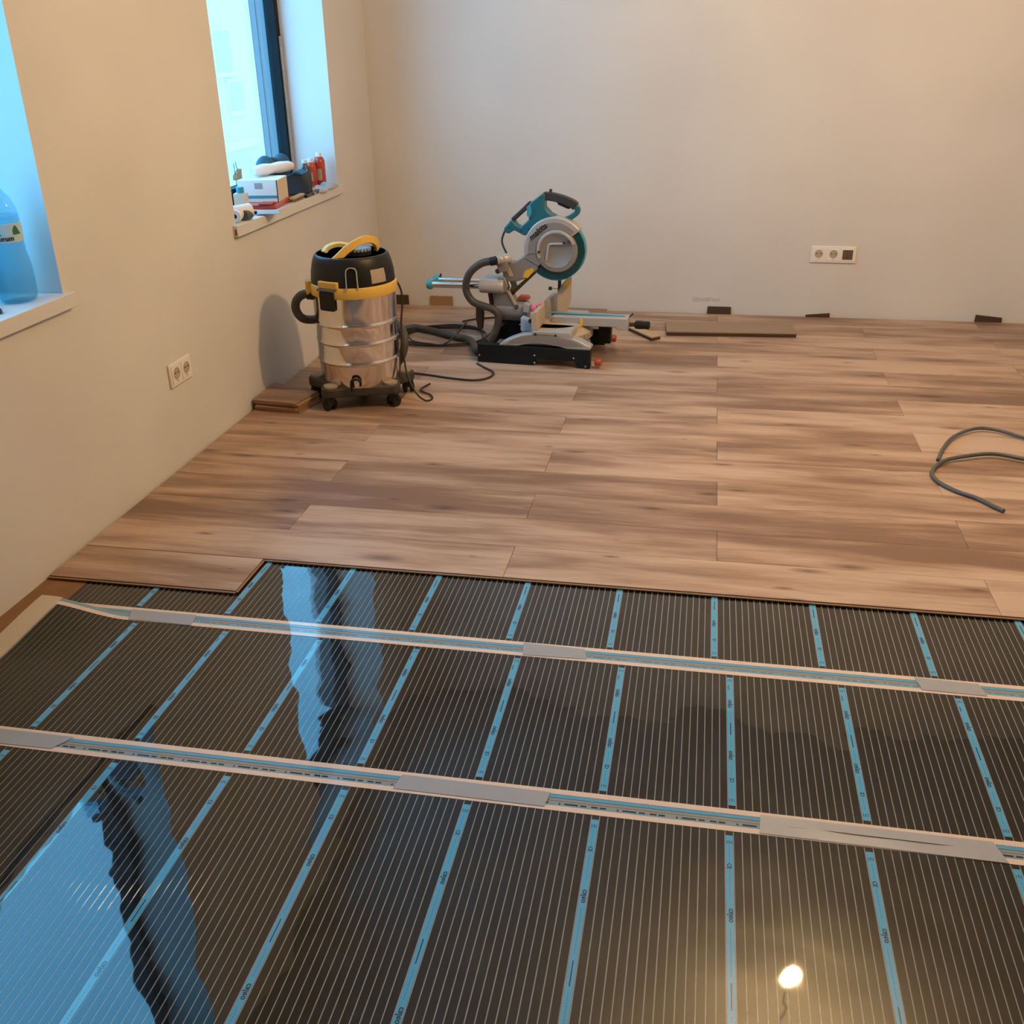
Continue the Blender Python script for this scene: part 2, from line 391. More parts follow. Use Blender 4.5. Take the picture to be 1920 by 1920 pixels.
# ------------------------------------------------------------------ heating film
PER = .2613/16; FX1 = 3.62
def smooth01(t): t = max(0., min(1., t)); return t*t*(3-2*t)
def curl(x, y, row):
    if row != 2: return 0.
    return .036*smooth01((.36-x)/.27)*smooth01((y-1.84)/.26)
def sheet(name, mat, root, x0, x1, y0, y1, z0, z1, row, nx=1, ny=1):
    """thin slab; subdivided and lifted where the loose corner curls up"""
    vs = []; fs = []
    for z in (z0, z1):
        for j in range(ny+1):
            for i in range(nx+1):
                x = x0+(x1-x0)*i/nx; y = y0+(y1-y0)*j/ny; c_ = curl(x, y, row); vs.append((x+.7*c_, y-.1*c_, z+c_))
    q = (nx+1)*(ny+1); I = lambda i, j, t: t*q+j*(nx+1)+i
    for j in range(ny):
        for i in range(nx):
            fs.append((I(i, j, 1), I(i+1, j, 1), I(i+1, j+1, 1), I(i, j+1, 1))); fs.append((I(i, j, 0), I(i, j+1, 0), I(i+1, j+1, 0), I(i+1, j, 0)))
    for i in range(nx): fs += [(I(i, 0, 0), I(i+1, 0, 0), I(i+1, 0, 1), I(i, 0, 1)), (I(i, ny, 0), I(i, ny, 1), I(i+1, ny, 1), I(i+1, ny, 0))]
    for j in range(ny): fs += [(I(0, j, 0), I(0, j, 1), I(0, j+1, 1), I(0, j+1, 0)), (I(nx, j, 0), I(nx, j+1, 0), I(nx, j+1, 1), I(nx, j, 1))]
    return MB().add(vs, fs).build(name, mat, root)
def busbar(root, x0, x1, ya, yb, teeth_at_top, row):
    """copper strip with a toothed inner edge"""
    d = PER/4; n = int((x1-x0)/d); a = []; b = []
    for i in range(n+1):
        x = x0+i*d
        yt = (yb, yb-.0016) if teeth_at_top else (ya, ya+.0016)
        for q, off in ((0, 0.), (1, d*.30), (1, d*.55), (0, d*.75)):
            X = x+off
            if teeth_at_top: a.append((X, ya)); b.append((X, yb if q == 0 else yb-.0022))
            else: a.append((X, ya if q == 0 else ya+.0022)); b.append((X, yb))
    vs = []; fs = []; n = len(a)
    for z in (-.0100, -.0090):
        vs += [(x+.7*curl(x, y, row), y-.1*curl(x, y, row), z+curl(x, y, row)) for x, y in a+b]
    for i in range(n-1):
        fs += [(2*n+i, 2*n+i+1, 3*n+i+1, 3*n+i), (i, n+i, n+i+1, i+1), (i, i+1, 2*n+i+1, 2*n+i), (n+i, 3*n+i, 3*n+i+1, n+i+1)]
    fs += [(0, 2*n, 3*n, n), (n-1, 2*n-1, 4*n-1, 3*n-1)]
    return MB().add(vs, fs).build('copper_busbar', 'copper_film', root)
LOGO = text_mesh('caleo', .0150, 'print_ink', bold=.00025); CEM = text_mesh('CE', .0115, 'print_ink', bold=.0002)
def strip_print(kind, yb, yt):
    """marks printed on one blue cutting strip; the film lies face down, so the writing is mirrored"""
    mb = MB(); z = .00012
    def txt(me, y):
        s = -1 if kind == 1 else 1                      # reading direction along y
        # local x -> (0,s), local y -> (s... mirrored)
        M = Matrix(((0, (-1 if kind == 1 else 1), 0, 0), (s, 0, 0, y), (0, 0, 1, z), (0, 0, 0, 1)))
        mesh_into(mb, me, M)
    def dash(x0, x1, ya, yb_): mb.box(x0, x1, ya, yb_, 0, z)
    def arrows(y):
        for dx in (-.0042, 0, .0042): dash(dx-.0006, dx+.0006, y-.004, y+.004)
        mb.slab([(-.0014, y+.002), (.0014, y+.002), (0, y+.0055)], 0, z)
    def dots(ya, yb_):
        y = ya
        while y < yb_: dash(-.0003, .0003, y, min(y+.0035, yb_)); y += .006
    if kind == 1:
        arrows(1.514); dots(1.462, 1.506); txt(CEM, 1.452); dots(1.372, 1.443); txt(LOGO, 1.334); dots(1.205, 1.306); dash(-.0010, .0010, 1.140, 1.192); dots(1.07, 1.13); txt(LOGO, 1.04); dots(.93, 1.01)
    else:
        o = yb-1.619
        arrows(2.058+o); dash(-.0048, -.0030, 2.020+o, 2.038+o); txt(LOGO, 1.964+o); dots(1.90+o, 1.935+o); dash(-.0011, .0011, 1.847+o, 1.892+o); dots(1.80+o, 1.84+o)
        txt(LOGO, 1.777+o); dots(1.71+o, 1.752+o); txt(CEM, 1.696+o); dots(1.65+o, 1.684+o); arrows(1.634+o)
    return mb.mesh('printed_marks', 'print_ink')
WARN = [(0, .028), (.033, .045), (.055, .068), (.072, .085)]
rows = [  # row, blue x offset, heated y range, bus y ranges, sheet y range, left end
    (1, .3824, (.62, 1.533), [(1.545, 1.561, 0)], (.58, 1.5745), .128),
    (2, .3890, (1.619, 2.071), [(1.592, 1.608, 1), (2.083, 2.099, 0)], (1.5755, 2.1125), .128),
    (3, .3516, (2.157, 2.640), [(2.130, 2.146, 1)], (2.1135, 2.66), .137)]
lab = {1: 'wide black striped heating film nearest the viewer, lamp glare on it', 2: 'middle strip of black heating film with one curled-up corner by the wall',
       3: 'narrow strip of black heating film running under the laminate edge'}
for row, bx0, (ya, yb), buses, (sa, sb), xl in rows:
    root = empty('heating_film', ((xl+FX1)/2, (sa+sb)/2, -.012), label=lab[row], cat='heating film', group='underfloor heating film sheets')
    inv = T(-(xl+FX1)/2, -(sa+sb)/2, .012)
    kids = []
    kids.append(sheet('clear_sheet', 'clear_film', root, xl, FX1, sa, sb, -.0118, -.0102, row, 150 if row == 2 else 1, 40 if row == 2 else 1))
    ca, cb = ya-.0118, yb+.0118
    if row == 1: ca = sa+.02
    if row == 3: cb = sb-.01
    cm = MB().box(-PER*.435, PER*.435, ca, cb, -.0110, -.0096).mesh('carbon_strip', 'carbon_film')
    bm_ = MB().box(-PER*.43, PER*.43, ya, yb, -.0102, -.0093).mesh('blue_strip', 'blue_film')
    pm = strip_print(row, ya, yb)
    k0 = int(math.floor((xl-bx0)/PER))+1; k = k0
    while bx0+k*PER < FX1-.01:
        x = bx0+k*PER
        lifted = row == 2 and x < .37
        if lifted: o = sheet('carbon_strip', 'carbon_film', root, x-PER*.435, x+PER*.435, ca, cb, -.0110, -.0094, row, 1, 36)
        else: o = link('carbon_strip', cm, root); o.location.x = x
        kids.append(o)
        if k % 16 == 0:
            if lifted: o = sheet('blue_strip', 'blue_film', root, x-PER*.43, x+PER*.43, ya, yb, -.0102, -.0091, row, 1, 36)
            else: o = link('blue_strip', bm_, root); o.location.x = x
            kids.append(o)
            if not lifted:
                t = link('printed_marks', pm, o); t.location.z = -.00928; t['kind'] = 'stuff'
        k += 1
    for (a, b, top) in buses:
        kids.append(busbar(root, xl+.004, FX1, a, b, bool(1-top) if False else (not top), row))
        if row == 1: kids.append(sheet('blue_edge_line', 'blue_film', root, xl+.004, FX1, b, b+.0025, -.0101, -.0094, row, 1, 1))
        elif top: kids.append(sheet('blue_edge_line', 'blue_film', root, xl+.004, FX1, a-.0085, a, -.0101, -.0094, row, 150, 1))
        else: kids.append(sheet('blue_edge_line', 'blue_film', root, xl+.004, FX1, b, b+.006, -.0101, -.0094, row, 150, 1))
    # warning text line along the margin
    mb = MB(); x = .2; ym = {1: 1.5672, 2: 2.1060, 3: 2.1250}[row]
    while x < FX1-.15:
        mb.slab([(x-.006, ym-.0035), (x-.001, ym-.0035), (x-.0035, ym+.004)], -.0102, -.0096)
        if row == 1:
            for a, b in WARN: mb.box(x+.006+a, x+.006+b, ym-.0018, ym+.0018, -.0102, -.0096)
        else:
            for a, b in WARN: mb.box(x+.006+a, x+.006+b, ym-.0010, ym+.0010, -.0102, -.0096)
        x += .118
    kids.append(tag(mb.build('warning_print', 'print_ink', root), kind='stuff'))
    if row in (1, 2):
        kids.append(sheet('end_tape', 'end_tape', root, .066, .131, sa if row == 1 else sa, sb+.004 if row == 2 else sb, -.0100 if row == 2 else -.0118, -.0090, row, 4, 14))
    for o in kids: o.location = (Vector(o.location) + inv.to_translation())
# silver tape pieces along the joints
def tape(name, pts, label, crease=False, z=-.0088):
    cx = sum(p[0] for p in pts)/4; cy = sum(p[1] for p in pts)/4
    r = empty(name, (cx, cy, z), label=label, cat='tape', group='silver tape strips on the film joints')
    n = 24; vs = []; fs = []; rnd = random.Random(cx)
    for zz in (0, .0006):
        for j in range(5):
            for i in range(n+1):
                u = i/n; v = j/4
                a = Vector(pts[0]).lerp(Vector(pts[1]), u); b = Vector(pts[3]).lerp(Vector(pts[2]), u); p = a.lerp(b, v)
                h = zz+(.0006*math.sin(u*21+v*5)*math.sin(v*PI) if zz else 0)+.0004
                if crease and zz and j == 2: h += .0022*math.sin(PI*min(1, max(0, (u-.12)/.8)))
                vs.append((p[0]-cx, p[1]-cy, h))
    q = (n+1)*5
    for j in range(4):
        for i in range(n):
            k = j*(n+1)+i; fs += [(q+k, q+k+1, q+k+n+2, q+k+n+1), (k, k+n+1, k+n+2, k+1)]
    for i in range(n): fs += [(i, i+1, q+i+1, q+i), (4*(n+1)+i, q+4*(n+1)+i, q+4*(n+1)+i+1, 4*(n+1)+i+1)]
    for j in range(4):
        k = j*(n+1); l = k+n; fs += [(k, q+k, q+k+n+1, k+n+1), (l, l+n+1, q+l+n+1, q+l)]
    MB().add(vs, fs).build('tape_strip', 'silver_tape', r)
    if crease:
        mp = []
        for i in range(3, n-1):
            u = i/n; a = Vector(pts[0]).lerp(Vector(pts[1]), u); b = Vector(pts[3]).lerp(Vector(pts[2]), u); p = a.lerp(b, .49+.02*math.sin(u*9)); mp.append((p[0]-cx, p[1]-cy, .0032*math.sin(PI*min(1, max(0, (u-.12)/.8)))+.0006))
        MB().tube(mp, lambda t: .0002+.0005*math.sin(PI*t), 6, 2).build('crease_fold', 'tape_crease', r)
tape('silver_tape', [(.36, 2.085), (.545, 2.083), (.535, 2.134), (.345, 2.134)], 'silver tape piece nearest the wall on the joint below the laminate')
tape('silver_tape', [(1.445, 2.087), (1.606, 2.092), (1.597, 2.136), (1.437, 2.142)], 'short silver tape piece midway along the joint below the laminate')
tape('silver_tape', [(2.402, 2.092), (2.548, 2.090), (2.538, 2.137), (2.393, 2.142)], 'silver tape piece at the right end of the joint below the laminate')
tape('silver_tape', [(.22, 1.548), (.478, 1.552), (.505, 1.598), (.22, 1.598)], 'silver tape piece on the nearer film joint, cut off by the left picture edge')
tape('silver_tape', [(1.265, 1.553), (1.583, 1.552), (1.590, 1.596), (1.272, 1.598)], 'smooth long silver tape piece in the middle of the nearer film joint')
tape('silver_tape', [(2.008, 1.548), (2.463, 1.545), (2.447, 1.598), (2.012, 1.600)], 'longest silver tape piece, creased along its length, on the nearer film joint', True)

# ------------------------------------------------------------------ loose laminate pieces
def board(name, corners, z0, th, label, group, cat='board', mat='oak_laminate', core='fibre_dark'):
    cx = sum(p[0] for p in corners)/len(corners); cy = sum(p[1] for p in corners)/len(corners)
    r = empty(name, (cx, cy, z0), label=label, cat=cat, group=group)
    loc = [(p[0]-cx, p[1]-cy) for p in corners]
    MB().slab(loc, th*.75, th).build('decor_face', mat, r)
    MB().slab([(x*.998, y*.998) for x, y in loc], 0, th*.75).build('fibre_core', core, r)
    return r
board('loose_plank', [(1.668, 5.085), (2.318, 5.130), (2.308, 5.320), (1.655, 5.278)], .0005, .023, 'loose grey-brown laminate plank lying by the far wall', 'loose laminate pieces', 'board', 'plank_back')
board('laminate_offcut', [(1.598, 4.972), (1.640, 5.012), (1.508, 5.195), (1.466, 5.158)], .0005, .020, 'narrow laminate offcut lying between saw and loose plank', 'loose laminate pieces', 'offcut', 'wood_pale')
board('laminate_offcut', [(1.02, 5.40), (1.33, 5.40), (1.315, 5.555), (1.02, 5.555)], .0005, .012, 'flat laminate offcut against the far wall behind the saw', 'loose laminate pieces', 'offcut')
st = [('lowest', [(.030, 3.705), (.222, 3.690), (.255, 3.840), (.030, 3.930)], 0.0), ('lower middle', [(.022, 3.700), (.205, 3.688), (.250, 3.845), (.022, 3.935)], .0105),
      ('upper middle', [(.016, 3.715), (.215, 3.700), (.250, 3.860), (.016, 3.945)], .0235), ('topmost', [(.010, 3.712), (.208, 3.690), (.245, 3.855), (.010, 3.950)], .034)]
for nm, c, z in st: board('laminate_offcut', c, z+.0005, .0095 if z else .0095, 'brown laminate offcut, %s of the stack between wall and vacuum cleaner' % nm, 'stacked laminate offcuts', 'offcut', 'oak_laminate', 'fibre_core')
sp = [((.040, .160, .055, 0), 'dark spacer block at the room corner behind the vacuum cleaner'), ((.290, .422, .055, 0), 'reddish brown spacer block under the saw rails'),
      ((1.868, 1.998, .040, 0), 'dark spacer block above the loose plank'), ((2.395, 2.523, .016, .006), 'thin dark spacer sliver below the triple socket'), ((3.262, 3.397, .031, -.006), 'dark tilted spacer block farthest right at the far wall')]
for (a, b, h, t), l in sp:
    r = empty('wall_spacer', ((a+b)/2, YB-.006, 0), label=l, cat='spacer', group='spacers between laminate and far wall')
    hw = (b-a)/2
    MB().prism([(-hw, 0), (hw, 0), (hw-.002, h+t), (-hw+.002, h-t)], -.006, .005).build('spacer_block', 'cardboard' if a < .3 and a > .2 else 'fibre_dark', r, .0008)
# scuffs where plaster was patched at the foot of the far wall
r = empty('plaster_patch', (1.86, YB-.0008, .075), label='rough pale patch with a grey smudge low on the far wall', cat='wall patch')
mb = MB(); rnd = random.Random(3)
pts = [(-.075+.15*i/10, .012+.004*math.sin(i*1.3)) for i in range(11)]+[(.075-.15*i/10, -.006+.003*math.cos(i*1.9)-.006*i/10) for i in range(11)]
mb.prism(pts, -.0006, .0006); mb.build('smudge', 'scuff', r)

# ------------------------------------------------------------------ sockets
def socket_face(root, cx, M, deep=False):
    o = MB().box(cx-.0325, cx+.0325, -.0115, -.009, -.0325, .0325, M).build('socket_insert', 'white_plastic', root, .0015)
    if deep:
        MB().box(cx-.026, cx+.026, -.0125, -.0105, -.024, .026, M).build('missing_cover_well', 'socket_dark', o)
        MB().box(cx-.0015, cx+.0015, -.0135, -.012, -.002, .010, M).box(cx-.005, cx+.005, -.0135, -.012, -.016, -.010, M).build('terminal', 'hole_dark', o)
    else:
        mb = MB(); mb.lathe([(.0205, 0), (.0215, .0012), (.0195, .0018), (.0185, .0004), (0.0001, .0003)], 28, M=M @ T(cx, -.0115, .004) @ RX(PI/2)); mb.build('round_well', 'socket_well', o)
        mb = MB()
        for s in (-1, 1): mb.cyl(M @ Vector((cx+s*.0095, -.0112, .006)), M @ Vector((cx+s*.0095, -.0128, .006)), .0032, n=10)
        mb.box(cx-.001, cx+.001, -.0125, -.0112, -.026, -.020, M); mb.build('pin_hole', 'hole_dark', o)
r = empty('wall_socket', (2.503, YB, .335), label='white triple wall socket with an open dark right module on the far wall', cat='socket')
I4 = Matrix.Identity(4)
MB().box(-.116, .116, -.009, 0, -.043, .043).build('cover_frame', 'white_plastic', r, .003)
for cx, d in ((-.075, False), (-.0, False), (.072, True)): socket_face(r, cx, I4, d)
r = empty('wall_socket', (0, 3.182, .333), PI/2, label='white double wall socket on the left wall between the windows', cat='socket')
MB().box(-.078, .078, -.009, 0, -.0425, .0425).build('cover_frame', 'white_plastic', r, .003)
for cx in (-.036, .036): socket_face(r, cx, I4)

# ------------------------------------------------------------------ vacuum cleaner
vac = empty('vacuum_cleaner', (.42, 3.925, 0), math.radians(19.5), label='stainless steel drum vacuum cleaner with black lid and yellow band', cat='vacuum')
prof = [(.0001, .088), (.150, .088), (.158, .094), (.163, .120)]
for z in (.195, .277, .352): prof += [(.1675, z-.012), (.1685, z-.007), (.1715, z-.003), (.1722, z), (.1715, z+.003), (.1690, z+.007), (.1685, z+.012)]
prof += [(.170, .40), (.1705, .475), (.0001, .475)]
MB().lathe(prof, 96).build('drum', 'steel', vac)
MB().lathe([(.166, .466), (.1765, .466), (.1785, .470), (.1785, .500), (.176, .508), (.171, .511), (.166, .508)], 96).build('rim_band', 'yellow_plastic', vac)
lid = MB().lathe([(.0001, .50), (.171, .50), (.1715, .515), (.168, .555), (.160, .592), (.152, .613), (.147, .620), (.141, .622), (.136, .619), (.134, .615), (.0001, .613)], 96).build('motor_lid', 'black_plastic', vac)
MB().lathe([(.1420, .6208), (.1445, .6222), (.1465, .6208)], 96).build('lid_rim', 'cable_grey', lid)
mb = MB().lathe([(.0001, .606), (.052, .606), (.051, .638), (.0001, .640)], 40, c=(.030, -.045, 0)); mb.build('motor_knob', 'black_plastic', lid)
mb = MB()
for i in range(22):
    a = 2*PI*i/22; mb.box(-.0035, .0035, .044, .052, .636, .647, T(.030, -.045, 0) @ RZ(a))
mb.lathe([(.0001, .637), (.046, .637), (.045, .6455), (.0001, .647)], 40, c=(.030, -.045, 0)); mb.build('ribbed_cap', 'pale_blue', lid)  # pale blue colour stands in for a reflection on the black knob's top
MB().tube([(-.070, -.115, .607), (-.050, -.110, .622), (-.018, -.098, .647), (.025, -.080, .670), (.062, -.058, .679), (.092, -.036, .670), (.104, -.016, .650), (.106, -.004, .628)], 0, rect=(.016, .030), sub=8).build('carry_handle', 'yellow_plastic', vac, .003)
MB().tube([(-.110, .010, .620), (-.092, .024, .638), (-.055, .036, .647), (-.012, .036, .640), (.02, .03, .622)], 0, rect=(.022, .018), sub=8).build('handle_arm', 'yellow_pale', vac, .003)
MB().tube([(-.028, -.1790, .506), (-.027, -.1745, .545), (-.025, -.168, .578), (-.014, -.166, .588), (.002, -.1665, .588), (.013, -.168, .578), (.015, -.1745, .545), (.016, -.1790, .506)], .0032, 8).build('wire_bail', 'chrome', vac)
a0 = -PI/2+math.radians(25); a1 = -PI/2+math.radians(49)
MB().lathe([(.1722, .522), (.1700, .551), (.1640, .575)], 12, a0=a0, a1=a1).build('rating_label', 'label_beige', vac)
def rim_box(mb, ang, r0, r1, hw, z0, z1): return mb.box(-hw, hw, -r1, -r0, z0, z1, RZ(math.radians(ang)))
clip = rim_box(MB(), -38, .165, .186, .036, .418, .497).build('latch', 'black_plastic', vac, .008)
rim_box(MB(), -38, .160, .188, .042, .497, .506).build('latch_plate', 'cable_grey', clip, .002)
rim_box(MB(), -36, .150, .178, .046, .506, .535).build('latch_pad', 'yellow_plastic', clip, .004)
rim_box(MB(), -84, .168, .196, .020, .462, .520).build('side_lug', 'yellow_plastic', vac, .005)
# dolly
def star(rc, casters):
    pts = []
    cs = sorted(casters, key=lambda c: math.atan2(c[1], c[0]))
    for i, c in enumerate(cs):
        a = math.atan2(c[1], c[0]); R = math.hypot(*c)+.026; hw = .050
        d = Vector((math.cos(a), math.sin(a))); n = Vector((-d.y, d.x))
        for p in (d*.150-n*(hw+.02), d*(R-.018)-n*hw*.72, d*R-n*hw*.35, d*R+n*hw*.35, d*(R-.018)+n*hw*.72, d*.150+n*(hw+.02)): pts.append((p.x, p.y))
    return pts
cast = [(-.138, -.132), (.128, -.128), (.200, .045), (-.195, .050), (.0, .19)]
MB().slab(star(.15, cast), .058, .096).build('dolly_base', 'black_dusty', vac, .006)
for cx, cy in cast:
    a = math.atan2(cy, cx)
    MB().lathe([(.0001, .094), (.030, .094), (.030, .104), (.022, .107), (.0001, .1075)], 24, c=(cx*.93, cy*.93, 0)).build('caster_cap', 'dust_cap', vac)
    c = MB().slab([(cx-.022, cy-.024), (cx+.022, cy-.024), (cx+.022, cy+.024), (cx-.022, cy+.024)], .024, .060).build('caster_fork', 'black_plastic', vac, .006)
    d = Vector((math.cos(a), math.sin(a), 0))
    for s in (-1, 1): MB().cyl(Vector((cx, cy, .0235))+d*s*.009, Vector((cx, cy, .0235))+d*s*.022, .0235, n=24).build('caster_wheel', 'black_plastic', c, .002)
MB().tube([(-.042, -.171, .086), (-.043, -.176, .125), (-.034, -.178, .138), (-.014, -.178, .138), (-.005, -.176, .125), (-.006, -.174, .108)], .0055, 8).build('accessory_hook', 'black_plastic', vac)
# hose: world path turned into the cleaner's frame
VI = vac.matrix_basis.inverted(); sawM = T(1.08, 4.70, 0) @ RZ(math.radians(-4.8))
vac_l = [(-.158, -.02, .462), (-.205, -.015, .463), (-.236, -.01, .438), (-.243, -.005, .400), (-.222, .0, .362), (-.180, .07, .335), (-.09, .20, .312), (.03, .222, .302), (.130, .17, .300), (.188, .10, .262), (.196, .06, .220), (.182, .06, .160), (.150, .16, .085), (.12, .40, .030)]
hw_ = [(.33, 4.60, .019), (.300, 4.88, .019), (.345, 5.00, .020), (.440, 4.965, .020), (.595, 4.868, .019), (.700, 4.800, .020)]
hs_ = [(-.300, -.11, .025), (-.262, -.13, .045), (-.222, -.115, .090), (-.198, -.10, .140), (-.188, -.10, .195), (-.212, -.10, .228), (-.260, -.10, .241), (-.316, -.10, .262), (-.346, -.10, .318), (-.328, -.10, .390), (-.270, -.09, .440), (-.196, -.085, .456)]
path = [Vector(p) for p in vac_l]+[VI @ Vector(p) for p in hw_]+[VI @ (sawM @ Vector(p)) for p in hs_]
hose = MB().tube(path, .0178, 14, 8).build('suction_hose', 'hose_grey', vac)
MB().cyl((-.150, -.022, .462), (-.192, -.017, .463), .024, .0215).build('hose_connector', 'black_plastic', vac)
e1 = path[-1]; e0 = path[-2]; dd = (e1-e0).normalized()
MB().cyl(e1-dd*.03, e1+dd*.004, .0205).build('hose_cuff', 'black_plastic', hose)
MB().tube([(.150, .02, .515), (.170, .02, .500), (.192, .03, .455), (.196, .03, .40), (.186, .02, .32), (.183, .0, .24), (.186, -.02, .17), (.196, -.05, .10), (.225, -.085, .035), (.262, -.11, .006), (.292, -.09, .005), (.290, -.04, .006), (.262, .0, .008), (.255, .05, .006), (.30, .12, .005)], .0042, 8).build('power_cord', 'cable_black', vac)
MB().tube([(.160, .0, .30), (.164, -.03, .22), (.166, -.06, .17), (.163, -.075, .13), (.161, -.08, .10)], .0028, 6).build('bag_strap', 'cable_black', vac)

# ------------------------------------------------------------------ mitre saw (x forward, y away from the viewer, z up)
saw = empty('mitre_saw', (1.08, 4.70, 0), math.radians(-4.8), label='sliding mitre saw with teal handle and grey blade guard', cat='mitre saw')
foot = [(-.262, 0), (-.262, .089), (.282, .089), (.282, 0), (.222, 0), (.214, .022), (.200, .032), (.040, .032), (.022, .026), (.014, 0)]
MB().prism(foot, -.215, -.175).build('base_foot', 'saw_base_blue', saw, .003)
MB().prism([(-.264, 0), (-.264, .106), (.276, .106), (.276, 0), (.21, 0), (.20, .03), (.02, .03), (.01, 0)], .190, .232).build('base_foot', 'saw_base_blue', saw, .003)
MB().box(-.262, -.235, -.176, .191, .030, .088).build('base_rear_bar', 'saw_base_blue', saw, .003)
for x, z in ((-.252, .035), (.018, .050), (.018, .015), (.205, .048), (.262, .012)): MB().cyl((x, -.2165, z), (x, -.2145, z), .0042, n=10).build('base_screw', 'chrome', saw)
arch = [(-.158, .088), (-.130, .108), (-.100, .123), (-.045, .145), (.015, .156), (.075, .158), (.127, .153), (.180, .145), (.226, .131), (.285, .103), (.282, .089), (.170, .089), (.130, .098), (.060, .106), (.0, .104), (-.040, .096), (-.066, .089)]
MB().prism(arch, -.214, -.150).build('base_bridge', 'light_alu', saw, .004)
MB().prism(arch, .150, .214).build('base_bridge', 'light_alu', saw, .004)
MB().prism([(-.118, .095), (-.100, .114), (-.045, .136), (.02, .147), (.12, .144), (.20, .128), (.25, .106), (.17, .097), (.06, .114), (-.04, .104)], -.2155, -.2135).build('bridge_inlay', 'cast_alu', saw)
tt = MB().lathe([(.0001, .095), (.150, .095), (.156, .105), (.156, .158), (.150, .166), (.0001, .166)], 64, c=(.060, 0, 0)).build('turntable', 'dusty_alu', saw)
MB().prism([(.005, .140), (.005, .166), (.185, .166), (.195, .150), (.195, .140)], -.214, -.080).build('side_table', 'light_alu', saw, .003)
MB().prism([(.005, .140), (.005, .166), (.185, .166), (.195, .150), (.195, .140)], .080, .214).build('side_table', 'light_alu', saw, .003)
for x in (.022, .118): MB().cyl((x, -.216, .150), (x, -.213, .150), .0062, n=14).build('table_bolt', 'hole_dark', saw)
sc = MB().lathe([(.158, .098), (.176, .092), (.190, .100), (.190, .128), (.158, .150)], 40, c=(.060, 0, 0), a0=-PI*.40, a1=PI*.40).build('angle_scale', 'dusty_alu', saw)
mb = MB()
for i in range(15):
    a = -PI*.36+PI*.72*i/14; mb.box(.1895, .1905, -.0012, .0012, .104, .124, T(.06, 0, 0) @ RZ(a))
mb.build('scale_marks', 'ink', sc)
arm = MB().prism([(.06, .166), (.06, .196), (.425, .203), (.428, .146), (.375, .146), (.370, .158), (.205, .155)], -.046, .040).build('table_arm', 'light_alu', saw, .004)
MB().box(.03, .405, -.012, .010, .2015, .2045).build('kerf_board', 'teal_light', arm)
MB().box(.198, .212, -.052, -.044, .158, .192).build('angle_pointer', 'warn_yellow', arm, .002)
gr = MB().cyl((.425, 0, .164), (.462, 0, .165), .010).build('clamp_spindle', 'rust_linkage', saw)
MB().lathe([(.012, 0), (.0185, .004), (.020, .020), (.0185, .050), (.0195, .066), (.015, .072), (.0001, .073)], 24, M=T(.452, 0, .1645) @ RY(PI/2)).build('grip_knob', 'black_plastic', saw)
MB().tube([(.424, .01, .198), (.434, .012, .206), (.440, .014, .214)], .004, 8).build('lock_lever', 'rust_linkage', saw)
MB().box(.27, .33, .05, .095, .05, .150).build('arm_stop', 'black_plastic', saw, .004)
# fences
MB().prism([(.0, .166), (.0, .245), (.014, .252), (.026, .252), (.030, .166)], -.205, -.045).build('fence', 'dusty_alu', saw, .003)
MB().prism([(.0, .166), (.0, .245), (.014, .252), (.026, .252), (.030, .166)], .045, .210).build('fence', 'dusty_alu', saw, .003)
mb = MB(); M_ = T(.040, .030, 0) @ RZ(math.radians(48))
mb.prism([(.030, .168), (.030, .270), (.058, .315), (.092, .345), (.112, .352), (.112, .250), (.095, .200), (.075, .168)], -.012, .004, M_); mb.build('sliding_fence', 'dusty_alu', saw, .002)
MB().prism([(.060, .320), (.086, .342), (.105, .348), (.104, .325), (.08, .315)], -.0135, -.012, M_).build('fence_warning', 'warn_yellow', saw)
MB().cyl((.066, .075, .20), (.073, .075, .40), .008).build('vice_post', 'hole_dark', saw)
k = MB().cyl((.030, .075, .300), (.066, .075, .300), .003).build('vice_screw', 'chrome', saw); MB().cyl((.018, .075, .300), (.032, .075, .300), .0085).build('vice_knob', 'hole_dark', k)
# rear pivot and rails
MB().lathe([(.0001, 0), (.048, 0), (.050, .01), (.050, .135), (.044, .150), (.0001, .150)], 36, M=T(-.215, 0, .205) @ RY(PI/2)).build('bevel_pivot', 'cast_alu', saw)
MB().cyl((-.112, -.047, .232), (-.112, -.054, .236), .009, n=16).build('pivot_bolt', 'hole_dark', saw)
MB().prism([(-.225, .20), (-.238, .31), (-.165, .325), (-.120, .235), (-.110, .19), (-.16, .165)], -.042, .042).build('rear_arm', 'cast_alu', saw, .006)
MB().prism([(-.163, .310), (-.118, .232), (-.104, .232), (-.148, .312)], -.050, -.040).build('arm_rib', 'dusty_alu', saw, .002)
MB().prism([(-.245, .19), (-.262, .315), (-.246, .318), (-.226, .20)], -.035, .035).build('cable_guard', 'rust_linkage', saw, .002)
for y in (-.05, .05):
    h = MB().lathe([(.0001, 0), (.030, 0), (.0335, .004), (.0335, .112), (.030, .118), (.0001, .118)], 8 if False else 32, M=T(-.290, y, .327) @ RY(PI/2)).build('rail_housing', 'light_alu', saw)
    MB().cyl((-.535, y, .322), (-.170, y, .328), .0155, n=24).build('slide_rail', 'chrome', saw)
    MB().cyl((-.2905, y, .327), (-.2885, y, .327), .021, n=20).build('housing_seal', 'ink', h)
MB().box(-.290, -.175, -.05, .05, .305, .348).build('housing_bridge', 'light_alu', saw, .004)
for y in (-.05, .05): MB().lathe([(.0001, 0), (.022, 0), (.0255, .006), (.0255, .018), (.021, .026), (.0001, .026)], 8, M=T(-.558, y, .322) @ RY(PI/2)).build('rail_end_cap', 'teal_light', saw)
MB().box(-.552, -.540, -.04, .04, .310, .334).build('rail_end_bridge', 'teal_light', saw, .003)
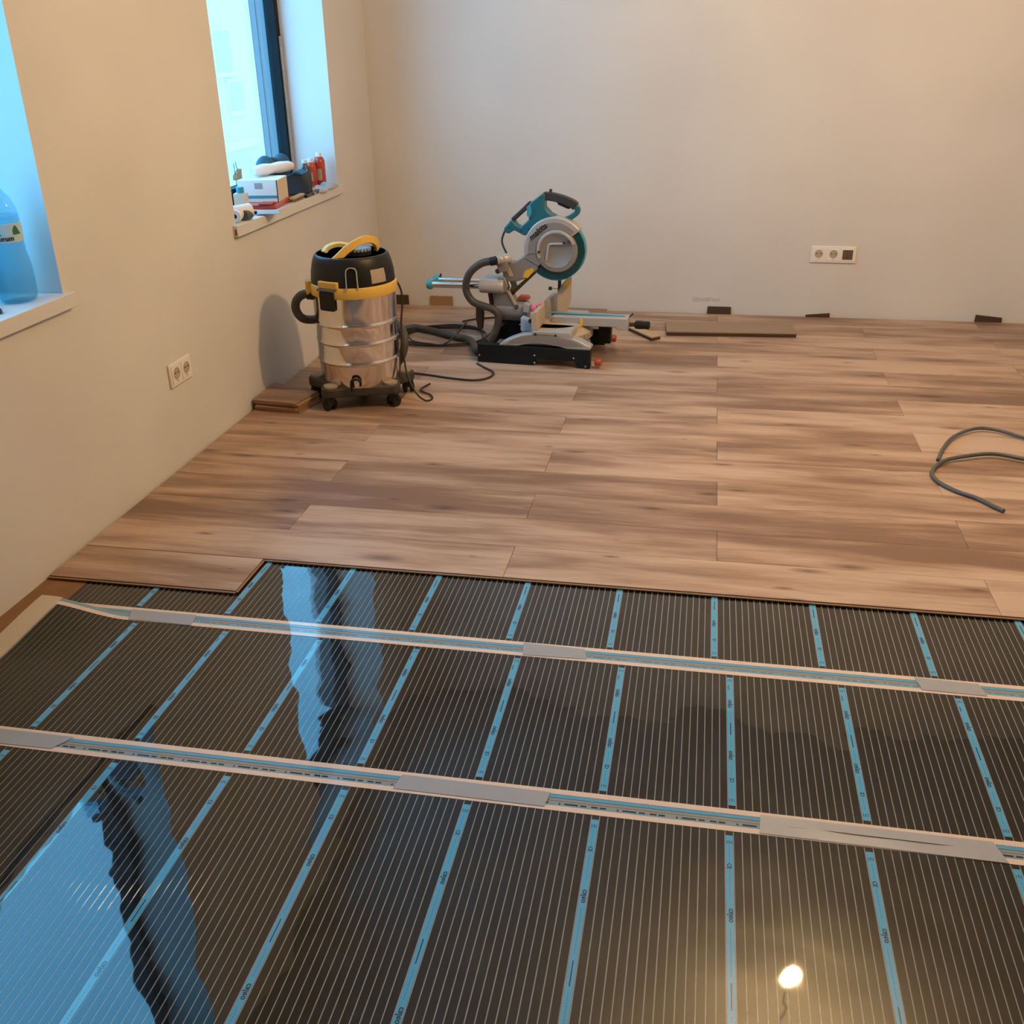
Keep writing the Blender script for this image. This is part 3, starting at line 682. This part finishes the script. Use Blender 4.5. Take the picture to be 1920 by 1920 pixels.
MB().cyl((-.527, .05, .338), (-.522, .05, .352), .005).build('rail_screw', 'rust_linkage', saw)
MB().prism([(-.336, .215), (-.298, .215), (-.298, .150), (-.305, .095), (-.329, .095), (-.338, .15)], .010, .034).build('bevel_lock_handle', 'hole_dark', saw, .005)
MB().cyl((-.318, .02, .205), (-.215, .02, .212), .009).build('lock_shaft', 'rust_linkage', saw)
# head
MB().prism([(-.195, .300), (-.198, .345), (-.150, .350), (-.130, .300)], -.040, .060).build('head_pivot', 'rust_linkage', saw, .004)
MB().prism([(-.178, .345), (-.188, .405), (-.168, .438), (-.124, .436), (-.100, .458), (-.066, .476), (-.008, .432), (-.010, .410), (-.076, .362), (-.118, .348)], -.030, .035).build('head_arm', 'cast_alu', saw, .005)
MB().prism([(-.150, .372), (-.170, .425), (-.156, .432), (-.130, .374)], -.036, -.028).build('arm_rib', 'dusty_alu', saw, .002)
MB().prism([(-.085, .372), (-.072, .402), (-.036, .418), (-.030, .402), (-.060, .368)], -.0325, -.0295).build('warning_label', 'warn_yellow', saw)
MB().prism([(-.168, .272), (-.160, .285), (-.105, .335), (-.022, .408), (-.012, .400), (-.095, .320), (-.150, .268)], -.024, -.012).build('guard_linkage', 'rust_linkage', saw, .002)
MB().prism([(-.205, .300), (-.215, .340), (-.200, .372), (-.168, .372), (-.150, .330), (-.160, .300)], -.055, -.036).build('stop_bracket', 'cast_alu', saw, .004)
MB().cyl((-.200, -.06, .400), (-.198, -.04, .400), .012, n=14).build('stop_knob', 'hole_dark', saw)
MB().tube([(-.150, -.045, .352), (-.142, -.048, .330), (-.146, -.05, .312)], .005, 8).build('return_spring', 'chrome', saw)
CX, CZ = .072, .502
def arc(r, a, b, n=28, cx=CX, cz=CZ): return [(cx+r*math.cos(math.radians(a+(b-a)*i/n)), cz+r*math.sin(math.radians(a+(b-a)*i/n))) for i in range(n+1)]
ug = MB().prism(arc(.150, 38, 196, 40)+[(-.020, .478), (.01, .47)]+arc(.062, 200, 40, 16), -.034, .030).build('upper_guard', 'light_alu', saw, .006)
MB().prism(arc(.128, 44, 190, 40)+arc(.090, 190, 44, 30), -.0365, -.0335).build('guard_face', 'cast_alu', ug, .002)
MB().prism([(-.078, .462), (-.062, .490), (-.012, .486), (.030, .46), (-.008, .425)], -.034, .02).build('guard_neck', 'cast_alu', saw, .004)
bl = []
for i in range(80):
    a = 2*PI*i/80; bl += [(CX+.118*math.cos(a), CZ+.118*math.sin(a)), (CX+.128*math.cos(a+.015), CZ+.128*math.sin(a+.015)), (CX+.1265*math.cos(a+.05), CZ+.1265*math.sin(a+.05))]
MB().prism(bl, -.003, .0).build('saw_blade', 'blade_steel', saw)
MB().prism(arc(.141, -142, 38, 44)+arc(.090, 38, -142, 36), -.024, -.018).build('lower_guard', 'guard_teal', saw, .001)
MB().prism(arc(.141, -142, 38, 44)+arc(.136, 38, -142, 44), -.024, .020).build('guard_rim', 'teal_light', saw)
MB().prism(arc(.132, -150, -132, 8)+arc(.095, -132, -150, 8), -.028, .010).build('guard_pivot_end', 'black_plastic', saw, .003)
cc = MB().lathe([(.0001, 0), (.098, 0), (.100, .004), (.096, .010), (.076, .012), (.072, .009), (.0001, .009)], 48, M=T(.080, -.0265, .500) @ RX(PI/2)).build('centre_cover', 'cast_alu', saw)
MB().prism(arc(.094, 20, 205, 36, .080, .500)+arc(.080, 205, 20, 30, .080, .500), -.044, -.032).build('cover_ring', 'light_alu', cc, .003)
MB().tube([(.118, -.040, .534), (.080, -.0405, .533), (.052, -.0405, .531), (.042, -.0405, .520), (.037, -.0405, .490), (.032, -.0405, .455)], .0052, 8).build('guard_lever', 'light_alu', cc)
for x, z in ((.117, .540), (-.002, .494), (.140, .545)): MB().cyl((x, -.048, z), (x, -.038, z), .006, n=14).build('cover_screw', 'hole_dark', cc)
for x, z in ((.150, .548), (.138, .455), (.045, .428), (.025, .450), (.034, .480)): MB().cyl((x, -.043, z), (x, -.034, z), .0045, n=12).build('rivet', 'chrome', cc)
me = text_mesh('makita', .038, 'ink', shear=.25, bold=.0012)
me.transform(T(-.008, -.0376, .584) @ RY(math.radians(-40)) @ RX(PI/2)); link('brand_lettering', me, ug)
# motor and handles
MB().lathe([(.0001, 0), (.050, 0), (.052, .01), (.052, .085), (.044, .105), (.0001, .106)], 36, M=T(.020, .028, .585) @ RX(-PI/2)).build('motor', 'teal', saw)
body = [(-.180, .574), (-.178, .592), (-.146, .630), (-.134, .626), (-.118, .606), (-.100, .597), (-.058, .634), (-.062, .664), (-.056, .700), (-.046, .714), (.013, .756), (.020, .742), (.016, .708), (.018, .690), (.045, .662), (.085, .645), (.050, .630), (-.030, .600), (-.060, .566), (-.082, .560), (-.130, .584), (-.156, .566)]
bd = MB().prism(body, -.012, .045).build('motor_body', 'teal', saw, .006)
for x, z in ((-.152, .596), (-.095, .582), (-.056, .590), (-.048, .640), (.0, .735), (-.020, .605)): MB().cyl((x, -.0145, z), (x, -.011, z), .0042, n=10).build('body_screw', 'hole_dark', bd)
MB().prism([(-.066, .690), (-.055, .702), (-.045, .690), (-.042, .665), (-.052, .645), (-.066, .650)], -.0155, -.0115).build('motor_vent_cap', 'teal_light', bd, .002)
MB().tube([(-.142, .016, .627), (-.100, .016, .664), (-.052, .016, .708)], 0, rect=(.030, .020), sub=6).build('carry_grip', 'grip_dark', saw, .005)
MB().tube([(.008, .016, .738), (.050, .016, .735), (.098, .016, .724), (.140, .016, .708), (.160, .016, .694)], 0, rect=(.036, .036), sub=6).build('main_grip', 'grip_dark', saw, .008)
MB().tube([(.150, .016, .704), (.166, .016, .686), (.164, .016, .668), (.148, .016, .654), (.128, .016, .642), (.106, .016, .632)], 0, rect=(.030, .024), sub=6).build('grip_return', 'teal', saw, .007)
MB().prism([(.070, .720), (.075, .702), (.126, .682), (.140, .690), (.13, .712)], .004, .028).build('trigger', 'black_plastic', saw, .004)
MB().cyl((.040, .016, .750), (.040, .016, .768), .007, n=14).build('lock_button', 'hole_dark', saw)
# dust port, cord, clamps
dp = MB().lathe([(.0185, 0), (.0215, .003), (.0215, .012), (.019, .015), (.019, .020), (.0215, .023), (.0215, .034), (.019, .038), (.024, .045), (.024, .075), (.0001, .076)], 24, M=T(-.200, -.0845, .456) @ RZ(.9) @ RY(PI/2)).build('dust_port', 'light_alu', saw)
MB().prism([(-.190, .395), (-.205, .430), (-.180, .448), (-.150, .440), (-.150, .400)], -.062, -.030).build('port_bracket', 'cast_alu', saw, .004)
MB().tube([(-.178, .010, .580), (-.186, .006, .560), (-.192, .0, .535), (-.186, -.005, .510), (-.170, -.010, .480), (-.158, -.012, .455)], .0048, 8).build('motor_cord', 'cable_black', saw)
MB().prism([(-.118, .262), (-.108, .278), (-.066, .278), (-.056, .262)], -.025, .02).build('bevel_lever', 'red_plastic', saw, .004)
MB().prism([(-.075, .214), (-.070, .258), (-.040, .250), (-.045, .210)], -.07, -.03).build('stop_block', 'light_alu', saw, .003)
MB().sphere((-.022, -.06, .232), .018, 8, (1, .8, 1.2)).build('pink_cap', 'pink_plastic', saw)
MB().prism([(-.008, .200), (-.006, .246), (.014, .250), (.014, .200)], -.075, -.045).build('plastic_guide', 'pale_blue', saw, .003)
MB().prism([(-.006, .246), (-.004, .260), (.012, .262), (.014, .246)], -.074, -.046).build('pink_tip', 'pink_plastic', saw, .003)
MB().prism([(-.062, .150), (-.060, .214), (-.006, .196), (.0, .150)], -.17, -.12).build('plastic_cover', 'pale_blue', saw, .004)
MB().cyl((-.006, -.19, .205), (-.006, -.172, .20), .011, n=14).build('fence_knob', 'black_plastic', saw)
for y, z in ((-.195, .030), (.200, .036)):
    rod = MB().cyl((.270, y, z), (.312, y, z), .0045).build('extension_rod', 'chrome', saw)
    MB().lathe([(.0001, 0), (.014, 0), (.0185, .004), (.0185, .022), (.015, .030), (.0001, .031)], 10, M=T(.302, y, z) @ RY(PI/2)).build('extension_knob', 'red_plastic', rod)

# ------------------------------------------------------------------ cables on the floor
def cable(name, pts, r, mat, label, group, z=None):
    c = Vector(pts[0]); c = Vector((c.x, c.y, 0))
    o = empty(name, c, label=label, cat='cable', group=group)
    MB().tube([Vector(p)-c for p in pts], r, 10, 6).build('cable_sheath', mat, o)
    return o
pts = []
rnd = random.Random(5)
for i in range(40):
    a = i/39*2*PI*2.7+.6; k = 1+.05*math.sin(i*1.7)
    pts.append((.545+.215*k*math.cos(a)+.012*rnd.uniform(-1, 1), 4.885+.205*k*math.sin(a)*.9, .006+.0095*(i/39*2.7)*.75+.002*rnd.random()))
pts += [(.60, 5.13, .02), (.57, 5.20, .010), (.63, 5.27, .006), (.74, 5.33, .006)]
cable('extension_cable', pts, .0048, 'cable_black', 'coiled dark cable on the floor between vacuum cleaner and saw', None)
cable('saw_cable', [(.806, 4.470, .005), (.845, 4.420, .005), (.905, 4.350, .005), (.915, 4.290, .005), (.885, 4.232, .005), (.825, 4.214, .005), (.722, 4.232, .005), (.650, 4.255, .005), (.586, 4.272, .005), (.54, 4.28, .005)], .0048, 'cable_black', 'single thin dark cable curving out below the saw base towards the vacuum cleaner', None)
cable('grey_cable', [(3.75, 3.40, .007), (3.40, 3.60, .008), (3.16, 3.74, .010), (3.057, 3.795, .012), (2.979, 3.858, .014), (2.902, 3.862, .016), (2.806, 3.772, .014), (2.742, 3.650, .010), (2.702, 3.533, .0068)], .0066, 'cable_grey', 'grey-brown cable arching away, upper of the two cable ends at the right edge', 'grey cables at the right')
ob = cable('grey_cable', [(3.75, 3.25, .007), (3.40, 3.42, .010), (3.12, 3.52, .016), (2.998, 3.560, .018), (2.899, 3.595, .018), (2.781, 3.552, .016), (2.709, 3.505, .012), (2.662, 3.420, .0085), (2.663, 3.340, .0075), (2.706, 3.263, .0075), (2.762, 3.212, .0075), (2.802, 3.153, .0075), (2.825, 3.120, .0075)], .0072, 'cable_grey', 'blue-grey cable with a hairpin bend, lower of the two cable ends at the right edge', 'grey cables at the right')

# ------------------------------------------------------------------ things on the sills (top of sill z = .745)
ZS = .7455
def thing(name, loc, label, cat, rz=0, group=None): return empty(name, loc, rz, label, cat, group)
# water bottles
def bottle(loc, label, lettered=True):
    b = thing('water_bottle', loc, label, 'bottle', group='water bottles on the near sill')
    pr = [(.0001, .004), (.038, .0), (.048, .004), (.053, .016), (.054, .06), (.0535, .095), (.049, .125), (.0465, .140), (.0475, .150), (.046, .160), (.0465, .168), (.0455, .212), (.0475, .222), (.044, .250), (.034, .278), (.020, .298), (.0145, .305), (.014, .318)]
    mb = MB().lathe(pr, 64)
    def rib(v):
        a = math.atan2(v[1], v[0]); z = v[2]; k = 1.0
        if z < .13: k = 1-.045*max(0, math.cos(8*a))**2*math.sin(PI*min(1, z/.13))
        elif z > .222 and z < .285: k = 1-.03*max(0, math.cos(10*a))**2
        return (v[0]*k, v[1]*k, z)
    mb.v = [rib(v) for v in mb.v]; mb.build('bottle_body', 'bottle_blue', b)
    MB().lathe([(.0001, .004), (.046, .006), (.0505, .018), (.0515, .06), (.0505, .095), (.0465, .125), (.0445, .140), (.0435, .21), (.043, .236), (.0001, .236)], 40).build('water', 'water_blue', b)
    lb = MB().lathe([(.0474, .166), (.0470, .190), (.0472, .216)], 48).build('paper_label', 'label_film', b)
    mb = MB()
    for a0 in (.0, 1.15, 2.4, 3.6, 4.9):
        n = 7
        for t in range(n):
            ta, tb = a0+.55*t/n, a0+.55*(t+1)/n; h = lambda u: .187+.027*max(.06, (1-abs(2*u-.7)**1.5*.9))*(1-.75*u*u)
            za, zb_ = h(t/n), h((t+1)/n); R_ = .0485
            mb.add([(R_*math.sin(ta), -R_*math.cos(ta), .187), (R_*math.sin(tb), -R_*math.cos(tb), .187), (R_*math.sin(tb), -R_*math.cos(tb), zb_), (R_*math.sin(ta), -R_*math.cos(ta), za)], [(0, 1, 2, 3)])
    mb.build('leaf_print', 'leaf_green', lb)
    MB().lathe([(.0001, .312), (.0165, .312), (.0165, .332), (.015, .335), (.0001, .335)], 28).build('bottle_cap', 'bottle_cap_blue', b)
    if lettered:
        me = text_mesh('Murum', .019, 'ink', bold=.0004)
        for v in me.vertices:
            a = v.co.x/.049+.55; v.co = Vector(((.0486+v.co.z)*math.sin(a), -(.0486+v.co.z)*math.cos(a), .178+v.co.y))
        link('label_lettering', me, lb)
    return b
bottle((-.072, 2.512, ZS), 'blue plastic water bottle with green leaf label on the near sill')
bottle((-.145, 2.396, ZS), 'blue water bottle at the picture edge, left of the labelled bottle', False)
c = thing('bottle_stopper', (-.040, 2.365, ZS), 'small dark blue cap lying on the near sill', 'cap'); MB().lathe([(.0001, 0), (.016, 0), (.016, .010), (.014, .013), (.0001, .013)], 24).build('cap_shell', 'bottle_cap_blue', c)

# far sill clutter
def sbox(name, loc, size, mat, label, cat, rz=0., bevel=.001):
    o = thing(name, loc, label, cat, rz); MB().box(-size[0]/2, size[0]/2, -size[1]/2, size[1]/2, 0, size[2]).build(name+'_body', mat, o, bevel); return o
b = thing('white_box', (-.090, 4.330, ZS+.0185), 'white carton box lying on the far sill, its room end tinted like lamplight', 'box', math.radians(8))
MB().box(-.105, .070, -.085, .085, 0, .092).build('carton_shell', 'white_paper', b, .001)
MB().box(.0702, .0716, -.078, .078, .004, .088).build('lamplit_end', 'carton', b)  # beige colour paints lamplight onto the white box's room-side end
MB().box(.066, .0700, -.0862, -.0850, .0, .092).build('edge_band', 'ink', b)
MB().box(-.03, .005, -.0858, -.0848, .055, .080).build('printed_patch', 'silver_tape', b)
MB().box(-.100, .066, -.0860, -.0848, .016, .028).build('blue_band', 'teal_light', b)
r_ = thing('red_package', (-.075, 4.26, ZS), 'flat red plastic package beneath the white box', 'package', .1)
MB().box(-.07, .075, -.09, .17, 0, .018).build('blister', 'red_drink', r_, .004); MB().box(.0, .06, -.10, -.04, .0185, .026).build('clip', 'red_plastic', r_, .003); MB().box(.03, .06, -.038, -.019, .0182, .0235).build('pink_tab', 'pink_plastic', r_, .002)
br = thing('wall_brush', (.0, 4.452, ZS), 'short-bristled brush with a wooden back at the sill edge', 'brush', .05)
MB().box(-.012, .014, -.085, .060, .012, .022).build('brush_back', 'wood_pale', br, .003)
mb = MB()
for i in range(22): mb.cyl((.006+.004*(i % 2), -.08+.0062*i, .0125), (.008+.004*(i % 2), -.081+.0062*i, .0), .0016, n=6)
tag(mb.build('bristles', 'bristle', br), kind='stuff')
p = thing('paper_roll', (-.030, 3.890, ZS+.030), 'white paper roll with an open core at the near end of the far sill', 'roll', math.radians(62))
MB().lathe([(.013, -.055), (.030, -.055), (.030, .055), (.013, .055), (.013, -.055)], 32, M=RY(PI/2)).build('paper_wind', 'white_paper', p); MB().lathe([(.0105, -.0555), (.013, -.0555), (.013, .0555), (.0105, .0555), (.0105, -.0555)], 24, M=RY(PI/2)).build('core_tube', 'core_brown', p)
p = thing('masking_roll', (-.018, 3.835, ZS+.0245), 'small cream paper roll with brown core beside the grey tape reel', 'roll', PI/2)
MB().lathe([(.009, -.008), (.024, -.008), (.024, .008), (.009, .008), (.009, -.008)], 32, M=RY(PI/2)).build('tape_wind', 'cap_white', p); MB().lathe([(.007, -.0085), (.009, -.0085), (.009, .0085), (.007, .0085), (.007, -.0085)], 24, M=RY(PI/2)).build('core_tube', 'core_brown', p)
p = thing('grey_tape_reel', (-.003, 3.905, ZS+.0205), 'dark grey tape reel lying on its side by the paper roll', 'reel', PI/2-.08)
MB().lathe([(.008, -.026), (.0195, -.026), (.0202, -.022), (.0202, .022), (.0195, .026), (.008, .026), (.008, -.026)], 32, M=RY(PI/2)).build('reel_wind', 'cable_grey', p)
p = thing('putty_knife', (.020, 4.055, ZS+.004), 'grey filling knife lying over the far sill edge', 'knife', .5)
MB().slab([(-.045, -.030), (.045, -.052), (.055, .040), (-.045, .022)], 0, .0016).build('blade', 'silver_tape', p); MB().tube([(-.042, -.004, .004), (-.09, -.004, .008), (-.12, -.004, .006)], .007, 10).build('handle', 'black_plastic', p)
p = sbox('cream_box', (-.115, 4.110, ZS), (.05, .055, .075), 'carton', 'small cream box at the near jamb of the far window', 'box', .2)
MB().cyl((0, 0, .0755), (0, 0, .1), .016, n=16).build('jar_lid', 'teal_light', p)
p = thing('paper_wad', (-.105, 4.44, ZS+.137), 'white crumpled paper roll lying on the white box', 'paper', math.radians(70))
prf = [(.0001, -.125), (.018, -.125), (.026, -.10), (.030, -.05), (.024, 0), (.029, .05), (.025, .11), (.019, .125), (.0001, .125)]
MB().lathe(prf, 14, M=RY(PI/2) @ Matrix.Diagonal((.85, 1.15, 1, 1))).build('paper_fold', 'white_paper', p)
p = thing('work_gloves', (-.170, 4.60, ZS), 'bundle of dark blue gloves heaped behind the white box', 'gloves')
for i, (x, y, z, s) in enumerate(((0, 0, .085, (.9, 1.7, 1.6)), (.01, .08, .12, (.8, 1.2, 1.1)), (-.005, -.07, .125, (.8, 1.2, 1.1)))): MB().sphere((x, y, z), .052, 10, s).build('glove', ('dark_cloth', 'blue_cloth', 'blue_cloth')[i], p)
MB().slab([(-.05, -.06), (.05, -.05), (.05, .09), (-.04, .1)], 0, .012).build('glove_cuff', 'dark_cloth', p, .004)
p = thing('tool_pouch', (-.052, 4.610, ZS), 'squat black tool pouch next to the white box', 'pouch', .15)
MB().prism([(-.055, 0), (-.06, .05), (-.045, .092), (0, .106), (.035, .096), (.052, .05), (.05, 0)], -.045, .055).build('pouch_body', 'dark_cloth', p, .012)
MB().prism([(-.05, .088), (0, .110), (.036, .098), (.03, .09), (0, .10), (-.045, .08)], -.05, .06).build('pouch_flap', 'blue_cloth', p, .004)
p = thing('dark_bottle', (-.090, 4.800, ZS), 'dark glass bottle between pouch and red bottles', 'bottle')
MB().lathe([(.0001, 0), (.024, 0), (.026, .006), (.026, .070), (.022, .095), (.012, .112), (.011, .122), (.0001, .122)], 28).build('bottle_body', 'bottle_smoke', p); MB().lathe([(.0001, .120), (.013, .120), (.013, .136), (.0001, .137)], 20).build('bottle_cap', 'cap_white', p)
for x, y, hgt, l in ((-.090, 4.872, .118, 'shorter red bottle with white cap beside the dark bottle'), (-.060, 4.915, .140, 'taller red bottle with white cap next to the window reveal')):
    p = thing('red_bottle', (x, y, ZS), l, 'bottle', group='red bottles on the far sill')
    MB().lathe([(.0001, 0), (.024, 0), (.027, .006), (.027, hgt-.022), (.021, hgt-.006), (.013, hgt), (.0001, hgt)], 32).build('bottle_body', 'red_drink', p)
    MB().lathe([(.0001, hgt-.001), (.0145, hgt-.001), (.0145, hgt+.017), (.0001, hgt+.018)], 24).build('bottle_cap', 'cap_white', p)
    MB().lathe([(.0273, .03), (.0275, hgt*.6)], 16, a0=-2.1, a1=-.9).build('bottle_label', 'label_beige', p)
p = thing('grey_rag', (-.010, 4.735, ZS+.001), 'crumpled grey rags spread over the far end of the sill', 'rag')
def blob(seed, sx, sy, h):
    rn = random.Random(seed); vs = []; fs = []; n = 22
    prm = [(rn.uniform(20, 70), rn.uniform(20, 70), rn.uniform(0, 6)) for _ in range(4)]
    for t in (0, 1):
        for j in range(n+1):
            for i in range(n+1):
                u = i/n*2-1; v = j/n*2-1; rr = 1+.18*math.sin(3*math.atan2(v, u)+seed)
                d = max(abs(u), abs(v)); q = math.hypot(u, v) or 1; s = d/q*rr
                x = u*s*sx; y = v*s*sy
                z = 0 if t == 0 else h*(1-d**4)*(.55+.45*sum(math.sin(a*x+b*y+c) for a, b, c in prm)/4)+.001
                vs.append((x, y, z))
    q = (n+1)**2
    for j in range(n):
        for i in range(n):
            k = j*(n+1)+i; fs += [(k, k+n+1, k+n+2, k+1), (q+k, q+k+1, q+k+n+2, q+k+n+1)]
    for i in range(n):
        fs += [(i, i+1, q+i+1, q+i), (n*(n+1)+i, q+n*(n+1)+i, q+n*(n+1)+i+1, n*(n+1)+i+1), (i*(n+1), q+i*(n+1), q+(i+1)*(n+1), (i+1)*(n+1)), (i*(n+1)+n, (i+1)*(n+1)+n, q+(i+1)*(n+1)+n, q+i*(n+1)+n)]
    return MB().add(vs, fs)
o = blob(2, .045, .105, .034).build('rag_fold', 'grey_cloth', p, ang=180); o = blob(4, .040, .075, .030).build('rag_fold', 'grey_cloth', p, ang=180); o.location = (.006, .135, 0)
p = thing('steel_clamp', (.008, 4.600, ZS), 'dark bar tool lying under the grey rags at the sill edge', 'tool', .03)
MB().box(-.01, .012, -.09, .11, 0, .016).build('tool_bar', 'black_shiny', p, .003); MB().cyl((.013, .0, .009), (.024, .0, .007), .004).build('tool_pin', 'chrome', p)
p = thing('brown_trowel', (-.209, 4.285, ZS), 'small brown-handled float with thin wire prongs leaning behind the white box', 'trowel', PI/2)
MB().prism([(-.01, .125), (.045, .150), (.04, .108), (-.012, .104)], -.012, .012).build('trowel_grip', 'cardboard', p, .004)
MB().tube([(.0, 0, .0), (-.004, 0, .12), (-.008, 0, .175)], .0022, 6).build('prong', 'cable_grey', p); MB().tube([(.03, 0, .0), (.026, 0, .12), (.012, 0, .180)], .0022, 6).build('prong', 'cable_grey', p)

# ------------------------------------------------------------------ lamp
lp = thing('pendant_lamp', (2.419, 3.184, ZC), 'bare warm bulb hanging from the ceiling on a white cord', 'lamp')
MB().lathe([(.0001, 0), (.045, 0), (.040, -.018), (.0001, -.022)], 24).build('ceiling_rose', 'white_plastic', lp)
MB().cyl((0, 0, -.02), (0, 0, -.33), .003, n=8).build('lamp_cord', 'white_plastic', lp)
MB().lathe([(.0001, -.325), (.016, -.33), (.019, -.375), (.0001, -.377)], 20).build('lamp_holder', 'white_plastic', lp)
MB().lathe([(.0001, -.377), (.016, -.380), (.030, -.405), (.042, -.435), (.0425, -.455), (.030, -.483), (.0001, -.494)], 24).build('bulb', 'bulb_glow', lp)

# ------------------------------------------------------------------ outside
tag(MB().box(-60, XO-.02, -30, 70, -1.2, -1.0).build('snowy_ground', 'snow'), 'snow covered ground outside the windows', kind='structure')
hb = thing('neighbour_house', (-8, 22, -1), 'pale low house across the snowy yard seen through the far window', 'house')
MB().box(-4, 0, -9, 9, 0, 4.2).build('house_wall', 'facade_white', hb); MB().prism([(-4.6, 4.2), (.6, 4.2), (.6, 4.45), (-2, 5.2), (-4.6, 4.45)], -9.4, 9.4).build('snowy_roof', 'snow', hb)
for y0, y1, z0, z1 in ((-1.65, -.95, 1.85, 2.6), (-1.2, -.6, 1.1, 1.65), (1.2, 2.2, 1.8, 3.0), (-4.2, -3.2, 1.8, 3.0), (4, 5, 1.8, 3.0), (-7, -6, 1.8, 3)):
    f_ = MB().box(0, .06, y0-.06, y1+.06, z0-.1, z1+.06).build('window_surround', 'snow', hb); MB().box(.05, .075, y0, y1, z0, z1).build('house_window', 'facade_window', f_)
MB().box(0, .1, -9, 9, .35, .5).build('plinth_ledge', 'snow', hb)
